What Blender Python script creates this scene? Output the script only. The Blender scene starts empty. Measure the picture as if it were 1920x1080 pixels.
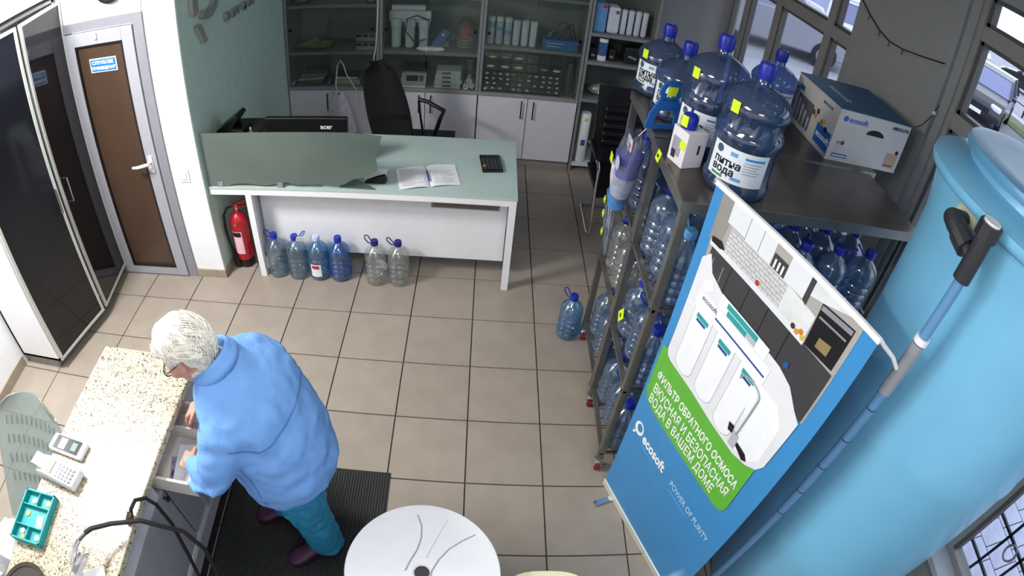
import bpy, bmesh, math, random
from mathutils import Vector, Matrix, Euler
random.seed(7)
S = bpy.context.scene
COL = S.collection
PI = math.pi

# ---------------------------------------------------------------- camera (wide surveillance lens, measured from the floor grid)
cd = bpy.data.cameras.new('camera')
cam = bpy.data.objects.new('camera', cd); COL.objects.link(cam); S.camera = cam
cd.type = 'PANO'; cd.panorama_type = 'FISHEYE_LENS_POLYNOMIAL'
cd.sensor_width = 36.0; cd.sensor_height = 20.25; cd.sensor_fit = 'HORIZONTAL'
cd.fisheye_fov = math.radians(170)
cd.fisheye_polynomial_k0 = 0.0
cd.fisheye_polynomial_k1 = -0.04878359661
cd.fisheye_polynomial_k2 = -1.532662265e-05
cd.fisheye_polynomial_k3 = -1.88731997e-06
cd.fisheye_polynomial_k4 = -7.032933376e-08
cd.clip_start = 0.02; cd.clip_end = 300
cam.matrix_world = Matrix(((0.9958904964, -0.0599056536, -0.0679222481, -0.4340816),
                           (-0.0119566254, 0.6564456524, -0.7542785590, -4.5017213),
                           (0.0897728146, 0.7519909694, 0.6530317172, 2.7457960),
                           (0, 0, 0, 1)))
# ---------------------------------------------------------------- world, lights, exposure
w = bpy.data.worlds.new('world'); S.world = w; w.use_nodes = True
bg = w.node_tree.nodes['Background']; bg.inputs[0].default_value = (0.80, 0.86, 1.0, 1); bg.inputs[1].default_value = 1.8
def area(name, loc, size, power, color=(1, 0.98, 0.95), aim=None):
    l = bpy.data.lights.new(name, 'AREA'); l.energy = power; l.color = color; l.shape = 'RECTANGLE'
    l.size, l.size_y = size
    o = bpy.data.objects.new(name, l); COL.objects.link(o); o.location = loc
    if aim: o.rotation_euler = (Vector(aim) - Vector(loc)).to_track_quat('-Z', 'Y').to_euler()
    return o
area('lamp_and_fill_light', (-3.08, -2.8, 2.95), (0.6, 0.6), 105)
area('lamp_and_fill_light', (-0.9, -3.6, 2.95), (0.6, 0.6), 16)  # weak central fill, added to brighten; no lamp hangs here
area('lamp_and_fill_light', (0.2, -4.9, 2.95), (0.6, 0.6), 14)  # added fill that balances the tank and banner side, not a real fixture
vs = S.view_settings
vs.view_transform = 'Standard'; vs.look = 'None'; vs.gamma = 1.0; vs.use_curve_mapping = False
vs.exposure = 0.35

# ---------------------------------------------------------------- helpers
def lin(c):
    if isinstance(c, str):
        c = c.lstrip('#'); c = [int(c[i:i + 2], 16) / 255 for i in (0, 2, 4)]
        c = [x / 12.92 if x <= 0.04045 else ((x + 0.055) / 1.055) ** 2.4 for x in c]
    return (c[0], c[1], c[2], 1)
MATS = {}
def mat(name, color, rough=0.5, metal=0.0, noise=0.08, scale=14.0, bump=0.0, bscale=60.0, spec=0.5, trans=0.0, alpha=1.0, coat=0.0, emit=0.0, ior=1.45):
    if name in MATS: return MATS[name]
    m = bpy.data.materials.new(name); m.use_nodes = True; MATS[name] = m
    nt = m.node_tree; b = nt.nodes['Principled BSDF']; c = lin(color)
    b.inputs['Base Color'].default_value = c; b.inputs['Roughness'].default_value = rough
    b.inputs['Metallic'].default_value = metal; b.inputs['Specular IOR Level'].default_value = spec
    b.inputs['Transmission Weight'].default_value = trans; b.inputs['Alpha'].default_value = alpha
    b.inputs['Coat Weight'].default_value = coat; b.inputs['IOR'].default_value = ior
    if emit: b.inputs['Emission Color'].default_value = c; b.inputs['Emission Strength'].default_value = emit
    if noise or bump:
        tc = nt.nodes.new('ShaderNodeTexCoord')
    if noise:
        n = nt.nodes.new('ShaderNodeTexNoise'); n.inputs['Scale'].default_value = scale; n.inputs['Detail'].default_value = 4
        nt.links.new(tc.outputs['Object'], n.inputs['Vector'])
        r = nt.nodes.new('ShaderNodeValToRGB')
        r.color_ramp.elements[0].position = 0.3; r.color_ramp.elements[1].position = 0.7
        r.color_ramp.elements[0].color = [max(0, v * (1 - noise)) for v in c[:3]] + [1]
        r.color_ramp.elements[1].color = [min(1, v * (1 + noise)) for v in c[:3]] + [1]
        nt.links.new(n.outputs[0], r.inputs[0]); nt.links.new(r.outputs[0], b.inputs['Base Color'])
    if bump:
        n2 = nt.nodes.new('ShaderNodeTexNoise'); n2.inputs['Scale'].default_value = bscale; n2.inputs['Detail'].default_value = 3
        nt.links.new(tc.outputs['Object'], n2.inputs['Vector'])
        bp = nt.nodes.new('ShaderNodeBump'); bp.inputs['Strength'].default_value = bump; bp.inputs['Distance'].default_value = 0.01
        nt.links.new(n2.outputs[0], bp.inputs['Height']); nt.links.new(bp.outputs[0], b.inputs['Normal'])
    return m
def clear_mat(name, tint, gloss=0.12, rough=0.06, body=0.0, body_col='#8899aa', edge=0.7, nscale=22, vary=.5):
    "thin clear sheet or bottle wall: tinted see-through plus surface shine plus a little milky body"
    if name in MATS: return MATS[name]
    m = bpy.data.materials.new(name); m.use_nodes = True; MATS[name] = m
    nt = m.node_tree; nt.nodes.remove(nt.nodes['Principled BSDF']); out = nt.nodes['Material Output']
    t = nt.nodes.new('ShaderNodeBsdfTransparent'); t.inputs[0].default_value = lin(tint)
    g = nt.nodes.new('ShaderNodeBsdfGlossy'); g.inputs['Roughness'].default_value = rough
    d = nt.nodes.new('ShaderNodeBsdfDiffuse'); d.inputs[0].default_value = lin(body_col)
    tc = nt.nodes.new('ShaderNodeTexCoord')
    n = nt.nodes.new('ShaderNodeTexNoise'); n.inputs['Scale'].default_value = nscale; nt.links.new(tc.outputs['Object'], n.inputs['Vector'])
    mr = nt.nodes.new('ShaderNodeMapRange'); mr.inputs[3].default_value = body * (1 - vary); mr.inputs[4].default_value = min(1, body * (1 + vary))
    nt.links.new(n.outputs[0], mr.inputs[0])
    m1 = nt.nodes.new('ShaderNodeMixShader'); nt.links.new(mr.outputs[0], m1.inputs[0])
    nt.links.new(t.outputs[0], m1.inputs[1]); nt.links.new(d.outputs[0], m1.inputs[2])
    f = nt.nodes.new('ShaderNodeLayerWeight'); pw = nt.nodes.new('ShaderNodeMath'); pw.operation = 'POWER'; pw.inputs[1].default_value = 3.5
    nt.links.new(f.outputs['Facing'], pw.inputs[0])
    ad = nt.nodes.new('ShaderNodeMath'); ad.operation = 'MULTIPLY_ADD'; ad.use_clamp = True; ad.inputs[1].default_value = edge; ad.inputs[2].default_value = gloss
    nt.links.new(pw.outputs[0], ad.inputs[0])
    m2 = nt.nodes.new('ShaderNodeMixShader'); nt.links.new(ad.outputs[0], m2.inputs[0])
    nt.links.new(m1.outputs[0], m2.inputs[1]); nt.links.new(g.outputs[0], m2.inputs[2])
    nt.links.new(m2.outputs[0], out.inputs[0])
    return m

ROOTM = {}
def tag(o, label=None, cat=None, group=None, kind=None):
    if label: o['label'] = label
    if cat: o['category'] = cat
    if group: o['group'] = group
    if kind: o['kind'] = kind
    return o
def thing(name, label, cat, loc=(0, 0, 0), rz=0.0, group=None, kind=None):
    o = bpy.data.objects.new(name, None); COL.objects.link(o); o.empty_display_size = 0.05
    o.location = loc; o.rotation_euler = (0, 0, rz)
    ROOTM[o.name] = Matrix.Translation(loc) @ Matrix.Rotation(rz, 4, 'Z')
    return tag(o, label, cat, group, kind)
def root_matrix(p):
    while p is not None:
        if p.name in ROOTM: return ROOTM[p.name]
        p = p.parent
    return Matrix.Identity(4)

class MB:
    def __init__(s): s.v = []; s.f = []
    def add(s, vs, fs):
        n = len(s.v); s.v += [tuple(a) for a in vs]; s.f += [tuple(i + n for i in f) for f in fs]; return s
    def box(s, x0, x1, y0, y1, z0, z1):
        x0, x1 = min(x0, x1), max(x0, x1); y0, y1 = min(y0, y1), max(y0, y1); z0, z1 = min(z0, z1), max(z0, z1)
        return s.add([(x0, y0, z0), (x1, y0, z0), (x1, y1, z0), (x0, y1, z0), (x0, y0, z1), (x1, y0, z1), (x1, y1, z1), (x0, y1, z1)],
                     [(3, 2, 1, 0), (4, 5, 6, 7), (0, 1, 5, 4), (1, 2, 6, 5), (2, 3, 7, 6), (3, 0, 4, 7)])
    def obox(s, c, size, rot=(0, 0, 0)):
        R = rot if isinstance(rot, Matrix) else Euler(rot).to_matrix(); c = Vector(c); h = [a / 2 for a in size]
        vs = [c + R @ Vector((sx * h[0], sy * h[1], sz * h[2])) for sz in (-1, 1) for sx, sy in ((-1, -1), (1, -1), (1, 1), (-1, 1))]
        return s.add(vs, [(3, 2, 1, 0), (4, 5, 6, 7), (0, 1, 5, 4), (1, 2, 6, 5), (2, 3, 7, 6), (3, 0, 4, 7)])
    def bar(s, a, b, w, h=None, up=(0, 0, 1)):
        "rectangular bar from a to b"
        a, b = Vector(a), Vector(b); h = h or w; d = (b - a); L = d.length; d.normalize()
        u = Vector(up)
        if abs(d.dot(u)) > 0.98: u = Vector((0, 1, 0))
        x = d.cross(u).normalized(); u = x.cross(d).normalized()
        R = Matrix((d, x, u)).transposed()
        return s.obox((a + b) / 2, (L, w, h), R)
    def cyl(s, a, b, r0, r1=None, n=16, caps=True):
        a, b = Vector(a), Vector(b); r1 = r0 if r1 is None else r1
        d = (b - a).normalized(); u = Vector((0, 0, 1)) if abs(d.z) < 0.9 else Vector((1, 0, 0))
        x = d.cross(u).normalized(); y = d.cross(x).normalized()
        vs = []
        for c, r in ((a, r0), (b, r1)):
            for i in range(n):
                t = 2 * PI * i / n; vs.append(c + x * (r * math.cos(t)) + y * (r * math.sin(t)))
        fs = [(i, i + n, (i + 1) % n + n, (i + 1) % n) for i in range(n)]
        if caps: fs += [tuple(range(n)), tuple(reversed(range(n, 2 * n)))]
        return s.add(vs, fs)
    def lathe(s, prof, c=(0, 0, 0), n=24, fn=None, cap=True):
        "profile [(r, z)] turned about the vertical through c; fn(theta, r, z) may reshape the radius"
        vs = []
        for r, z in prof:
            for i in range(n):
                t = 2 * PI * i / n; q = fn(t, r, z) if fn else r
                if isinstance(q, tuple): vs.append((c[0] + q[0], c[1] + q[1], c[2] + z))
                else: vs.append((c[0] + q * math.cos(t), c[1] + q * math.sin(t), c[2] + z))
        fs = []
        for k in range(len(prof) - 1):
            for i in range(n):
                j = (i + 1) % n; fs.append((k * n + i, k * n + j, (k + 1) * n + j, (k + 1) * n + i))
        if cap: fs += [tuple(reversed(range(n))), tuple(range((len(prof) - 1) * n, len(prof) * n))]
        return s.add(vs, fs)
    def tube(s, pts, r, n=8, closed=False):
        P = [Vector(p) for p in pts]; m = len(P); vs = []; rr = r if isinstance(r, (list, tuple)) else [r] * m
        prev = None
        for k in range(m):
            if closed: d = P[(k + 1) % m] - P[k - 1]
            else: d = P[min(k + 1, m - 1)] - P[max(k - 1, 0)]
            d.normalize()
            if prev is None:
                u = Vector((0, 0, 1)) if abs(d.z) < 0.9 else Vector((1, 0, 0)); x = d.cross(u).normalized()
            else:
                x = (prev - d * prev.dot(d)).normalized()
            prev = x; y = d.cross(x)
            for i in range(n):
                t = 2 * PI * i / n; vs.append(P[k] + x * (rr[k] * math.cos(t)) + y * (rr[k] * math.sin(t)))
        fs = []
        for k in range(m if closed else m - 1):
            k2 = (k + 1) % m
            for i in range(n):
                j = (i + 1) % n; fs.append((k * n + i, k * n + j, k2 * n + j, k2 * n + i))
        if not closed: fs += [tuple(reversed(range(n))), tuple(range((m - 1) * n, m * n))]
        return s.add(vs, fs)
    def slab(s, poly, d):
        "polygon of 3D points pushed along vector d"
        n = len(poly); d = Vector(d); P = [Vector(p) for p in poly]
        return s.add(P + [p + d for p in P], [tuple(reversed(range(n))), tuple(range(n, 2 * n))] + [(i, (i + 1) % n, (i + 1) % n + n, i + n) for i in range(n)])
    def sheet(s, fn, nu, nv, thick=None):
        "grid surface fn(u, v) -> point, u, v in 0..1; with thick it gets a back"
        g = [[Vector(fn(i / nu, j / nv)) for i in range(nu + 1)] for j in range(nv + 1)]
        vs = [p for row in g for p in row]; W = nu + 1
        fs = [(j * W + i, j * W + i + 1, (j + 1) * W + i + 1, (j + 1) * W + i) for j in range(nv) for i in range(nu)]
        if thick is None: return s.add(vs, fs)
        nb = []
        for j in range(nv + 1):
            for i in range(nu + 1):
                a = g[j][min(i + 1, nu)] - g[j][max(i - 1, 0)]; b = g[min(j + 1, nv)][i] - g[max(j - 1, 0)][i]
                nb.append(g[j][i] - a.cross(b).normalized() * thick)
        N = len(vs); fs2 = [tuple(reversed([q + N for q in f])) for f in fs]
        rim = [j * W for j in range(nv, 0, -1)] if False else []
        edge = [i for i in range(W)] + [j * W + nu for j in range(1, nv + 1)] + [nv * W + i for i in range(nu - 1, -1, -1)] + [j * W for j in range(nv - 1, 0, -1)]
        sd = [(edge[(k + 1) % len(edge)], edge[k], edge[k] + N, edge[(k + 1) % len(edge)] + N) for k in range(len(edge))]
        return s.add(vs + nb, fs + fs2 + sd)
    def ball(s, c, r, n=12, sq=(1, 1, 1)):
        m = max(4, n // 2)
        prof = [(max(1e-4, math.sin(PI * k / m)), -math.cos(PI * k / m)) for k in range(m + 1)]
        vs = []; 
        for q, z in prof:
            for i in range(n):
                t = 2 * PI * i / n; vs.append((c[0] + r * sq[0] * q * math.cos(t), c[1] + r * sq[1] * q * math.sin(t), c[2] + r * sq[2] * z))
        fs = [(k * n + i, k * n + (i + 1) % n, (k + 1) * n + (i + 1) % n, (k + 1) * n + i) for k in range(m) for i in range(n)]
        return s.add(vs, fs + [tuple(reversed(range(n))), tuple(range(m * n, (m + 1) * n))])
    def mesh(s, name, M=None, smooth=False):
        me = bpy.data.meshes.new(name)
        vs = [M @ Vector(a) for a in s.v] if M is not None else s.v
        me.from_pydata([tuple(a) for a in vs], [], s.f); me.update()
        bm = bmesh.new(); bm.from_mesh(me); bmesh.ops.recalc_face_normals(bm, faces=bm.faces); bm.to_mesh(me); bm.free()
        if smooth:
            for p in me.polygons: p.use_smooth = True
            try: me.set_sharp_from_angle(angle=math.radians(smooth if smooth is not True else 40))
            except Exception: pass
        return me
    def build(s, name, m, parent=None, world=True, smooth=False, bevel=0.0, sub=0):
        M = root_matrix(parent).inverted() if (parent is not None and world) else None
        me = s.mesh(name, M, smooth)
        o = bpy.data.objects.new(name, me); COL.objects.link(o); o.parent = parent
        me.materials.append(m)
        if bevel:
            b = o.modifiers.new('bevel', 'BEVEL'); b.width = bevel; b.segments = 2; b.limit_method = 'ANGLE'
        if sub:
            q = o.modifiers.new('sub', 'SUBSURF'); q.levels = sub; q.render_levels = sub
        return o
def box(name, m, b, parent=None, **k): return MB().box(*b).build(name, m, parent, **k)
def struct(o): o['kind'] = 'structure'; return o
def copy_tree(o, parent=None):
    c = o.copy(); COL.objects.link(c); c.parent = parent
    if o.name in ROOTM: ROOTM[c.name] = ROOTM[o.name]
    for ch in list(o.children): copy_tree(ch, c)
    return c
def place(o, loc, rz=0.0):
    o.location = loc; o.rotation_euler = (0, 0, rz); ROOTM[o.name] = Matrix.Translation(loc) @ Matrix.Rotation(rz, 4, 'Z'); return o
def text_obj(name, body, size, origin, u, v, m, parent=None, extrude=0.0005, bold=0.0, align='LEFT', sx=1.0, spacing=1.0):
    "flat or raised lettering: baseline start at origin, u along the line, v up the letters (world directions)"
    c = bpy.data.curves.new(name, 'FONT'); c.body = body; c.size = size; c.extrude = extrude; c.offset = bold; c.align_x = align
    c.space_character = spacing; c.resolution_u = 3
    t = bpy.data.objects.new(name + '_tmp', c); COL.objects.link(t)
    dg = bpy.context.evaluated_depsgraph_get(); me = bpy.data.meshes.new_from_object(t.evaluated_get(dg))
    bpy.data.objects.remove(t); bpy.data.curves.remove(c)
    u = Vector(u).normalized(); v = Vector(v); v = (v - u * v.dot(u)).normalized(); n = u.cross(v)
    M = Matrix(((u.x * sx, v.x, n.x, origin[0]), (u.y * sx, v.y, n.y, origin[1]), (u.z * sx, v.z, n.z, origin[2]), (0, 0, 0, 1)))
    if parent is not None: M = root_matrix(parent).inverted() @ M
    me.transform(M); me.materials.clear(); me.materials.append(m); me.name = name
    o = bpy.data.objects.new(name, me); COL.objects.link(o); o.parent = parent
    return o
# ================================================================= materials of the setting
white_wall = mat('white_wall_paint', '#eef0f4', 0.6, noise=0.02, bump=0.03, bscale=120)
green_wall = mat('green_wall_paint', '#bdd6c9', 0.55, noise=0.04, bump=0.03, bscale=120)
grey_wall = mat('grey_wall_paint', '#8b8b8a', 0.65, noise=0.04, bump=0.03)
grout = mat('grout', '#38332f', 0.8)
tile_m = mat('floor_tile_glaze', '#978d82', 0.36, noise=0.07, scale=6, bump=0.05, bscale=45)
base_m = mat('skirting_tile', '#9c8f80', 0.5, noise=0.08)
ceil_m = mat('ceiling_paint', '#d8d8d8', 0.8, noise=0.02)
alu = mat('grey_aluminium', '#8f9098', 0.4, 0.15, noise=0.03)
alu_light = mat('pale_aluminium', '#d4d7cf', 0.35, 0.3, noise=0.03)
frame_m = mat('window_frame_grey', '#8a8884', 0.5, noise=0.05)
black = mat('black_plastic', '#101012', 0.42, noise=0.1)
steel = mat('brushed_steel', '#8d8a84', 0.33, 0.85, noise=0.12, scale=9)
chrome = mat('chrome', '#d5d5d8', 0.12, 1.0, noise=0.02)
white_p = mat('white_plastic', '#e8e8ea', 0.4, noise=0.03)
# ================================================================= floor with its tiles
T = 0.42
fl = box('floor', grout, (-4.0, 1.95, -5.4, 1.0, -0.06, -0.005)); struct(fl)
tm = MB().add([(-.2075, -.2075, -.009), (.2075, -.2075, -.009), (.2075, .2075, -.009), (-.2075, .2075, -.009), (-.2055, -.2055, 0), (.2055, -.2055, 0), (.2055, .2055, 0), (-.2055, .2055, 0)],
              [(4, 5, 6, 7), (0, 1, 5, 4), (1, 2, 6, 5), (2, 3, 7, 6), (3, 0, 4, 7)]).mesh('tile')
tile_ms = []
for k in range(5):
    a = [0.985, 1.0, 1.015, 0.97, 1.03][k]
    tile_ms.append(mat('floor_tile_glaze_%d' % k, tuple(x * a for x in lin('#978d82')[:3]), 0.36, noise=0.07, scale=6, bump=0.05, bscale=45))
tm.materials.append(tile_ms[0])
tmeshes = [tm]
for k in range(1, 5):
    q = tm.copy(); q.materials.clear(); q.materials.append(tile_ms[k]); tmeshes.append(q)
for j in range(-2, 11):
    for i in range(-9, 4):
        o = bpy.data.objects.new('tile', tmeshes[random.randrange(5)]); COL.objects.link(o); o.parent = fl
        o.location = ((i + 0.5) * T, -(j + 0.5) * T, 0); o.rotation_euler = (0, 0, random.randrange(4) * PI / 2)
# ================================================================= walls
struct(box('wall_left', white_wall, (-3.9, -3.74, -5.4, -1.3, 0, 3.0)))
struct(MB().box(-3.74, -2.56, -1.40, -1.28, 2.075, 3.0).box(-2.565, -2.312, -1.40, -1.28, 0, 3.0).box(-3.74, -3.33, -1.40, -1.28, 0, 2.075).build('wall_door', white_wall))
struct(box('wall_green', green_wall, (-2.42, -2.31, -1.385, 1.0, 0, 3.0)))
struct(box('wall_back', grey_wall, (-2.42, 1.95, 0.94, 1.06, 0, 3.0)))
struct(box('wall_front', white_wall, (-3.9, 1.95, -5.5, -5.4, 0, 3.0)))
struct(box('ceiling', ceil_m, (-3.9, 2.1, -5.5, 1.06, 3.0, 3.1)))
struct(box('baseboard_left', base_m, (-3.74, -3.725, -5.4, -2.50, 0, 0.085)))
struct(MB().box(-2.57, -2.303, -1.412, -1.40, 0, 0.07).box(-2.315, -2.303, -1.40, -1.0, 0, 0.07).build('baseboard_column', base_m))
struct(box('baseboard_green', base_m, (-2.31, -2.298, -1.0, 0.3, 0, 0.07)))
struct(MB().box(1.74, 1.93, -5.4, 0.94, 0, 0.70).build('wall_right', grey_wall))
struct(MB().box(1.70, 1.93, -5.4, 0.94, 0.70, 0.735).build('trim_1', mat('window_board', '#a9acb2', 0.45)))
pl = struct(MB().box(1.78, 1.95, -2.257, -1.293, 0, 3.0).build('wall_pillar', grey_wall))
struct(box('wall_pillar_reveal', grey_wall, (1.805, 1.95, -2.325, -2.257, 0.735, 3.0)))
struct(MB().box(1.80, 1.95, -5.4, 0.94, 2.86, 3.0).build('trim_2', grey_wall))
pane_m = clear_mat('window_glass', '#f4f8fb', 0.0, 0.02)
def window(name, y0, y1, mull, rows=((0.735, 2.12), (2.21, 2.62), (2.70, 2.86))):
    "glazing in the right wall between y0 and y1, mullions at mull"
    f = MB(); x0, x1 = 1.82, 1.90
    ys = [y0] + list(mull) + [y1]
    f.box(x0 + .004, x1 - .004, y0, y1, 2.12, 2.21).box(x0 + .004, x1 - .004, y0, y1, 2.62, 2.70).box(x0 + .004, x1 - .004, y0, y1, 0.736, 0.775)
    for m_ in mull: f.box(x0, x1, m_ - 0.045, m_ + 0.045, 0.735, 2.86)
    f.box(x0, x1, y0, y0 + 0.04, 0.735, 2.86).box(x0, x1, y1 - 0.04, y1, 0.735, 2.86)
    r = struct(f.build(name, frame_m))
    for a, b in zip(ys[:-1], ys[1:]):
        for z0, z1 in rows:
            g = 0.045
            s = MB()
            for (p, q) in (((a + g, z0), (a + g + .022, z1)), ((b - g - .022, z0), (b - g, z1)), ((a + g, z0), (b - g, z0 + .022)), ((a + g, z1 - .022), (b - g, z1))):
                s.box(1.835, 1.885, p[0], q[0], p[1], q[1])
            s.build('sash', mat('sash_dark', '#55524f', 0.5), r)
            MB().box(1.858, 1.862, a + g + .022, b - g - .022, z0 + .022, z1 - .022).build('pane', pane_m, r)
    return r
window('window_1', -5.3, -2.325, [-3.84, -4.6])
window('window_2', -1.293, 0.90, [-0.95, -0.12, 0.50])
# ================================================================= wardrobe with two dark mirror doors standing ajar
wr = thing('wardrobe', 'tall white wardrobe with two dark mirrored doors standing slightly ajar', 'wardrobe', (-3.5, -1.95, 0))
ward_w = mat('wardrobe_white', '#f0f1f3', 0.45, noise=0.02)
plinth_m = mat('plinth_grey', '#8f8c88', 0.6)
MB().box(-3.72, -3.31, -2.485, -2.465, .085, 2.28).box(-3.72, -3.31, -1.43, -1.41, .085, 2.28).box(-3.72, -3.70, -2.485, -1.41, .085, 2.28).box(-3.72, -3.31, -2.485, -1.41, .085, .105).box(-3.72, -3.31, -2.485, -1.41, 2.26, 2.28).box(-3.7, -3.33, -1.955, -1.94, .1, 2.27).build('body', ward_w, wr)
MB().box(-3.70, -3.36, -2.47, -1.41, 0, .085).build('plinth', plinth_m, wr)
MB().box(-3.72, -3.27, -2.49, -1.405, 2.31, 2.39).build('cornice', ward_w, wr)
mirror_m = mat('dark_mirror_glass', '#15161c', 0.10, 0.0, noise=0.1, scale=3, spec=0.6, coat=0.1)
def ward_door(h, e, flip):
    h, e = Vector(h + (0,)), Vector(e + (0,)); d = (e - h); L = d.length; d.normalize(); n = Vector((d.y, -d.x, 0)) * flip
    o = lambda t, k, z: h + d * t + n * k + Vector((0, 0, z))
    z0, z1 = 0.085, 2.255
    def pc(name, m, t0, t1, za, zb, k0, k1, par):
        b = MB().slab([o(t0, k0, za), o(t1, k0, za), o(t1, k0, zb), o(t0, k0, zb)], n * (k1 - k0)); return b.build(name, m, par)
    g = pc('door', mirror_m, 0.015, L - 0.015, z0 + .015, z1 - .015, 0.004, 0.014, wr)
    for nm, t0, t1, za, zb in (('door_frame', 0, .022, z0, z1), ('door_frame', L - .022, L, z0, z1), ('door_frame', 0.022, L - .022, z0, z0 + .022), ('door_frame', 0.022, L - .022, z1 - .022, z1)):
        pc(nm, alu_light, t0, t1, za, zb, 0, 0.02, g)
    return o, L, g
o1, L1, g1 = ward_door((-3.30, -2.475), (-3.185, -1.945), 1)
o2, L2, g2 = ward_door((-3.27, -1.415), (-3.185, -1.915), -1)
for o_, L_, g_, t_ in ((o1, L1, g1, .035), (o2, L2, g2, .06)):
    MB().tube([o_(L_ - t_, .02, .98), o_(L_ - t_, .05, .98), o_(L_ - t_, .05, 1.16), o_(L_ - t_, .02, 1.16)], .006).build('handle', chrome, g_)
for z_ in (1.55, 1.75):
    MB().obox(o1(L1 - .01, -.012, z_), (.02, .03, .06)).build('hinge', alu, g1)
# ================================================================= service door
dr = struct(MB().box(-3.33, -3.275, -1.415, -1.30, 0, 2.075).box(-2.635, -2.56, -1.415, -1.30, 0, 2.075).box(-3.274, -2.636, -1.4145, -1.30, 2.01, 2.075).build('door_1', alu))
lf = MB().box(-3.27, -3.155, -1.428, -1.385, .012, 2.0).box(-2.735, -2.64, -1.428, -1.385, .012, 2.0).box(-3.155, -2.735, -1.428, -1.385, .012, .095).box(-3.155, -2.735, -1.428, -1.385, 1.905, 2.0).build('leaf', mat('door_leaf_grey', '#a6a7b0', 0.42, 0.1, noise=0.02), dr, bevel=.004)
box('glass', mat('brown_tinted_glass', '#4a392e', 0.22, noise=0.1, scale=2.5, spec=0.7), (-3.16, -2.73, -1.412, -1.402, .09, 1.91), dr)
MB().box(-3.158, -3.145, -1.432, -1.40, .09, 1.91).box(-2.745, -2.732, -1.432, -1.40, .09, 1.91).box(-3.15, -2.74, -1.432, -1.40, .09, .1).box(-3.15, -2.74, -1.432, -1.40, 1.9, 1.91).build('glazing_bead', mat('bead_black', '#201c1a', .5), dr)
hd = MB().obox((-2.69, -1.432, 1.0), (.035, .012, .13)).build('handle_plate', white_p, dr, bevel=.004)
MB().tube([(-2.69, -1.43, 1.02), (-2.69, -1.475, 1.02), (-2.72, -1.485, 1.018), (-2.78, -1.485, 1.005), (-2.83, -1.48, 1.0)], [.011, .012, .013, .012, .009], 10).build('handle', white_p, hd, smooth=True)
for z_ in (1.73, 1.55, .26):
    MB().cyl((-3.272, -1.437, z_ - .05), (-3.272, -1.437, z_ + .05), .011, n=10).box(-3.285, -3.255, -1.432, -1.425, z_ - .045, z_ + .045).build('hinge', alu, dr)
MB().box(-2.965, -2.94, -1.44, -1.425, 1.945, 1.99).build('catch', white_p, dr)
# door sign
sg = thing('door_sign', 'blue and white lettered sign on the brown glass of the grey service door', 'sign', (-2.935, -1.415, 1.71))
sblue = mat('sign_blue', '#1f6fb8', 0.4); sw = mat('print_white', '#f2f2f2', 0.5, noise=0)
box('plate', sw, (-3.055, -2.815, -1.418, -1.413, 1.705, 1.805), sg, bevel=.002)
box('blue_field', sblue, (-3.046, -2.824, -1.420, -1.4181, 1.713, 1.797), sg)
text_obj('lettering', 'СЛУЖБОВЕ', .034, (-2.935, -1.4205, 1.763), (1, 0, 0), (0, 0, 1), sw, sg, bold=.0008, align='CENTER')
text_obj('lettering', 'ПРИМІЩЕННЯ', .030, (-2.935, -1.4205, 1.725), (1, 0, 0), (0, 0, 1), sw, sg, bold=.0008, align='CENTER')
# black round thing over the door
rd = thing('round_fixture', 'round black fixture high on the white wall above the service door', 'fixture', (-2.80, -1.40, 2.28))
MB().cyl((-2.80, -1.40, 2.28), (-2.80, -1.43, 2.28), .115, n=32).build('case', black, rd)
MB().cyl((-2.80, -1.431, 2.28), (-2.80, -1.434, 2.28), .095, n=32).build('dial', mat('dial_dark', '#2a2a2c', .4), rd)
# light switch
ls = thing('light_switch', 'white square light switch on the white column beside the door', 'light switch', (-2.455, -1.40, .89))
box('frame', white_p, (-2.498, -2.413, -1.408, -1.40, .838, .942), ls, bevel=.003)
box('rocker', mat('switch_rocker', '#d9dade', .35), (-2.478, -2.433, -1.413, -1.408, .86, .92), ls, bevel=.002)
# ================================================================= metal letters and logo on the green wall
silver = mat('satin_silver', '#a9aca6', 0.4, 0.45, noise=0.04)
lg = thing('wall_logo', 'large silver drop-shaped logo raised on the green wall', 'logo', (-2.31, -1.1, 1.7))
def gp(y, z, k=0): return (-2.308 + k, y, z)
MB().slab([gp(-1.24, 2.25), gp(-1.17, 2.25), gp(-1.165, 1.965), gp(-1.205, 1.945), gp(-1.24, 1.96)], (.035, 0, 0)).build('stem', silver, lg)
ring = []
for k in range(15):
    t = -2.2 + k * 0.22; ring.append((-1.02 + .17 * math.cos(t), 2.03 + .15 * math.sin(t)))
inn = [(-1.02 + (y + 1.02) * .62, 2.03 + (z - 2.03) * .62) for y, z in ring]
mb = MB()
for k in range(len(ring) - 1):
    mb.slab([gp(*ring[k]), gp(*ring[k + 1]), gp(*inn[k + 1]), gp(*inn[k])], (.035, 0, 0))
mb.build('ring', silver, lg)
MB().slab([gp(-1.20, 1.865), gp(-1.145, 1.875), gp(-1.075, 1.745), gp(-1.125, 1.735)], (.035, 0, 0)).build('tail', silver, lg)
wl = thing('wall_lettering', 'small silver raised letters beside the logo on the green wall', 'lettering', (-2.31, -.4, 1.78))
x_ = -0.745
for ch in 'питної':
    l_ = text_obj('letter', ch, .105, (-2.305, x_, 1.775), (0, 1, 0), (0, 0, 1), silver, wl, extrude=.012, bold=.002)
    l_.location = (0.012, 0, 0)
    x_ += .105 if ch in 'и' else .10
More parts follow.
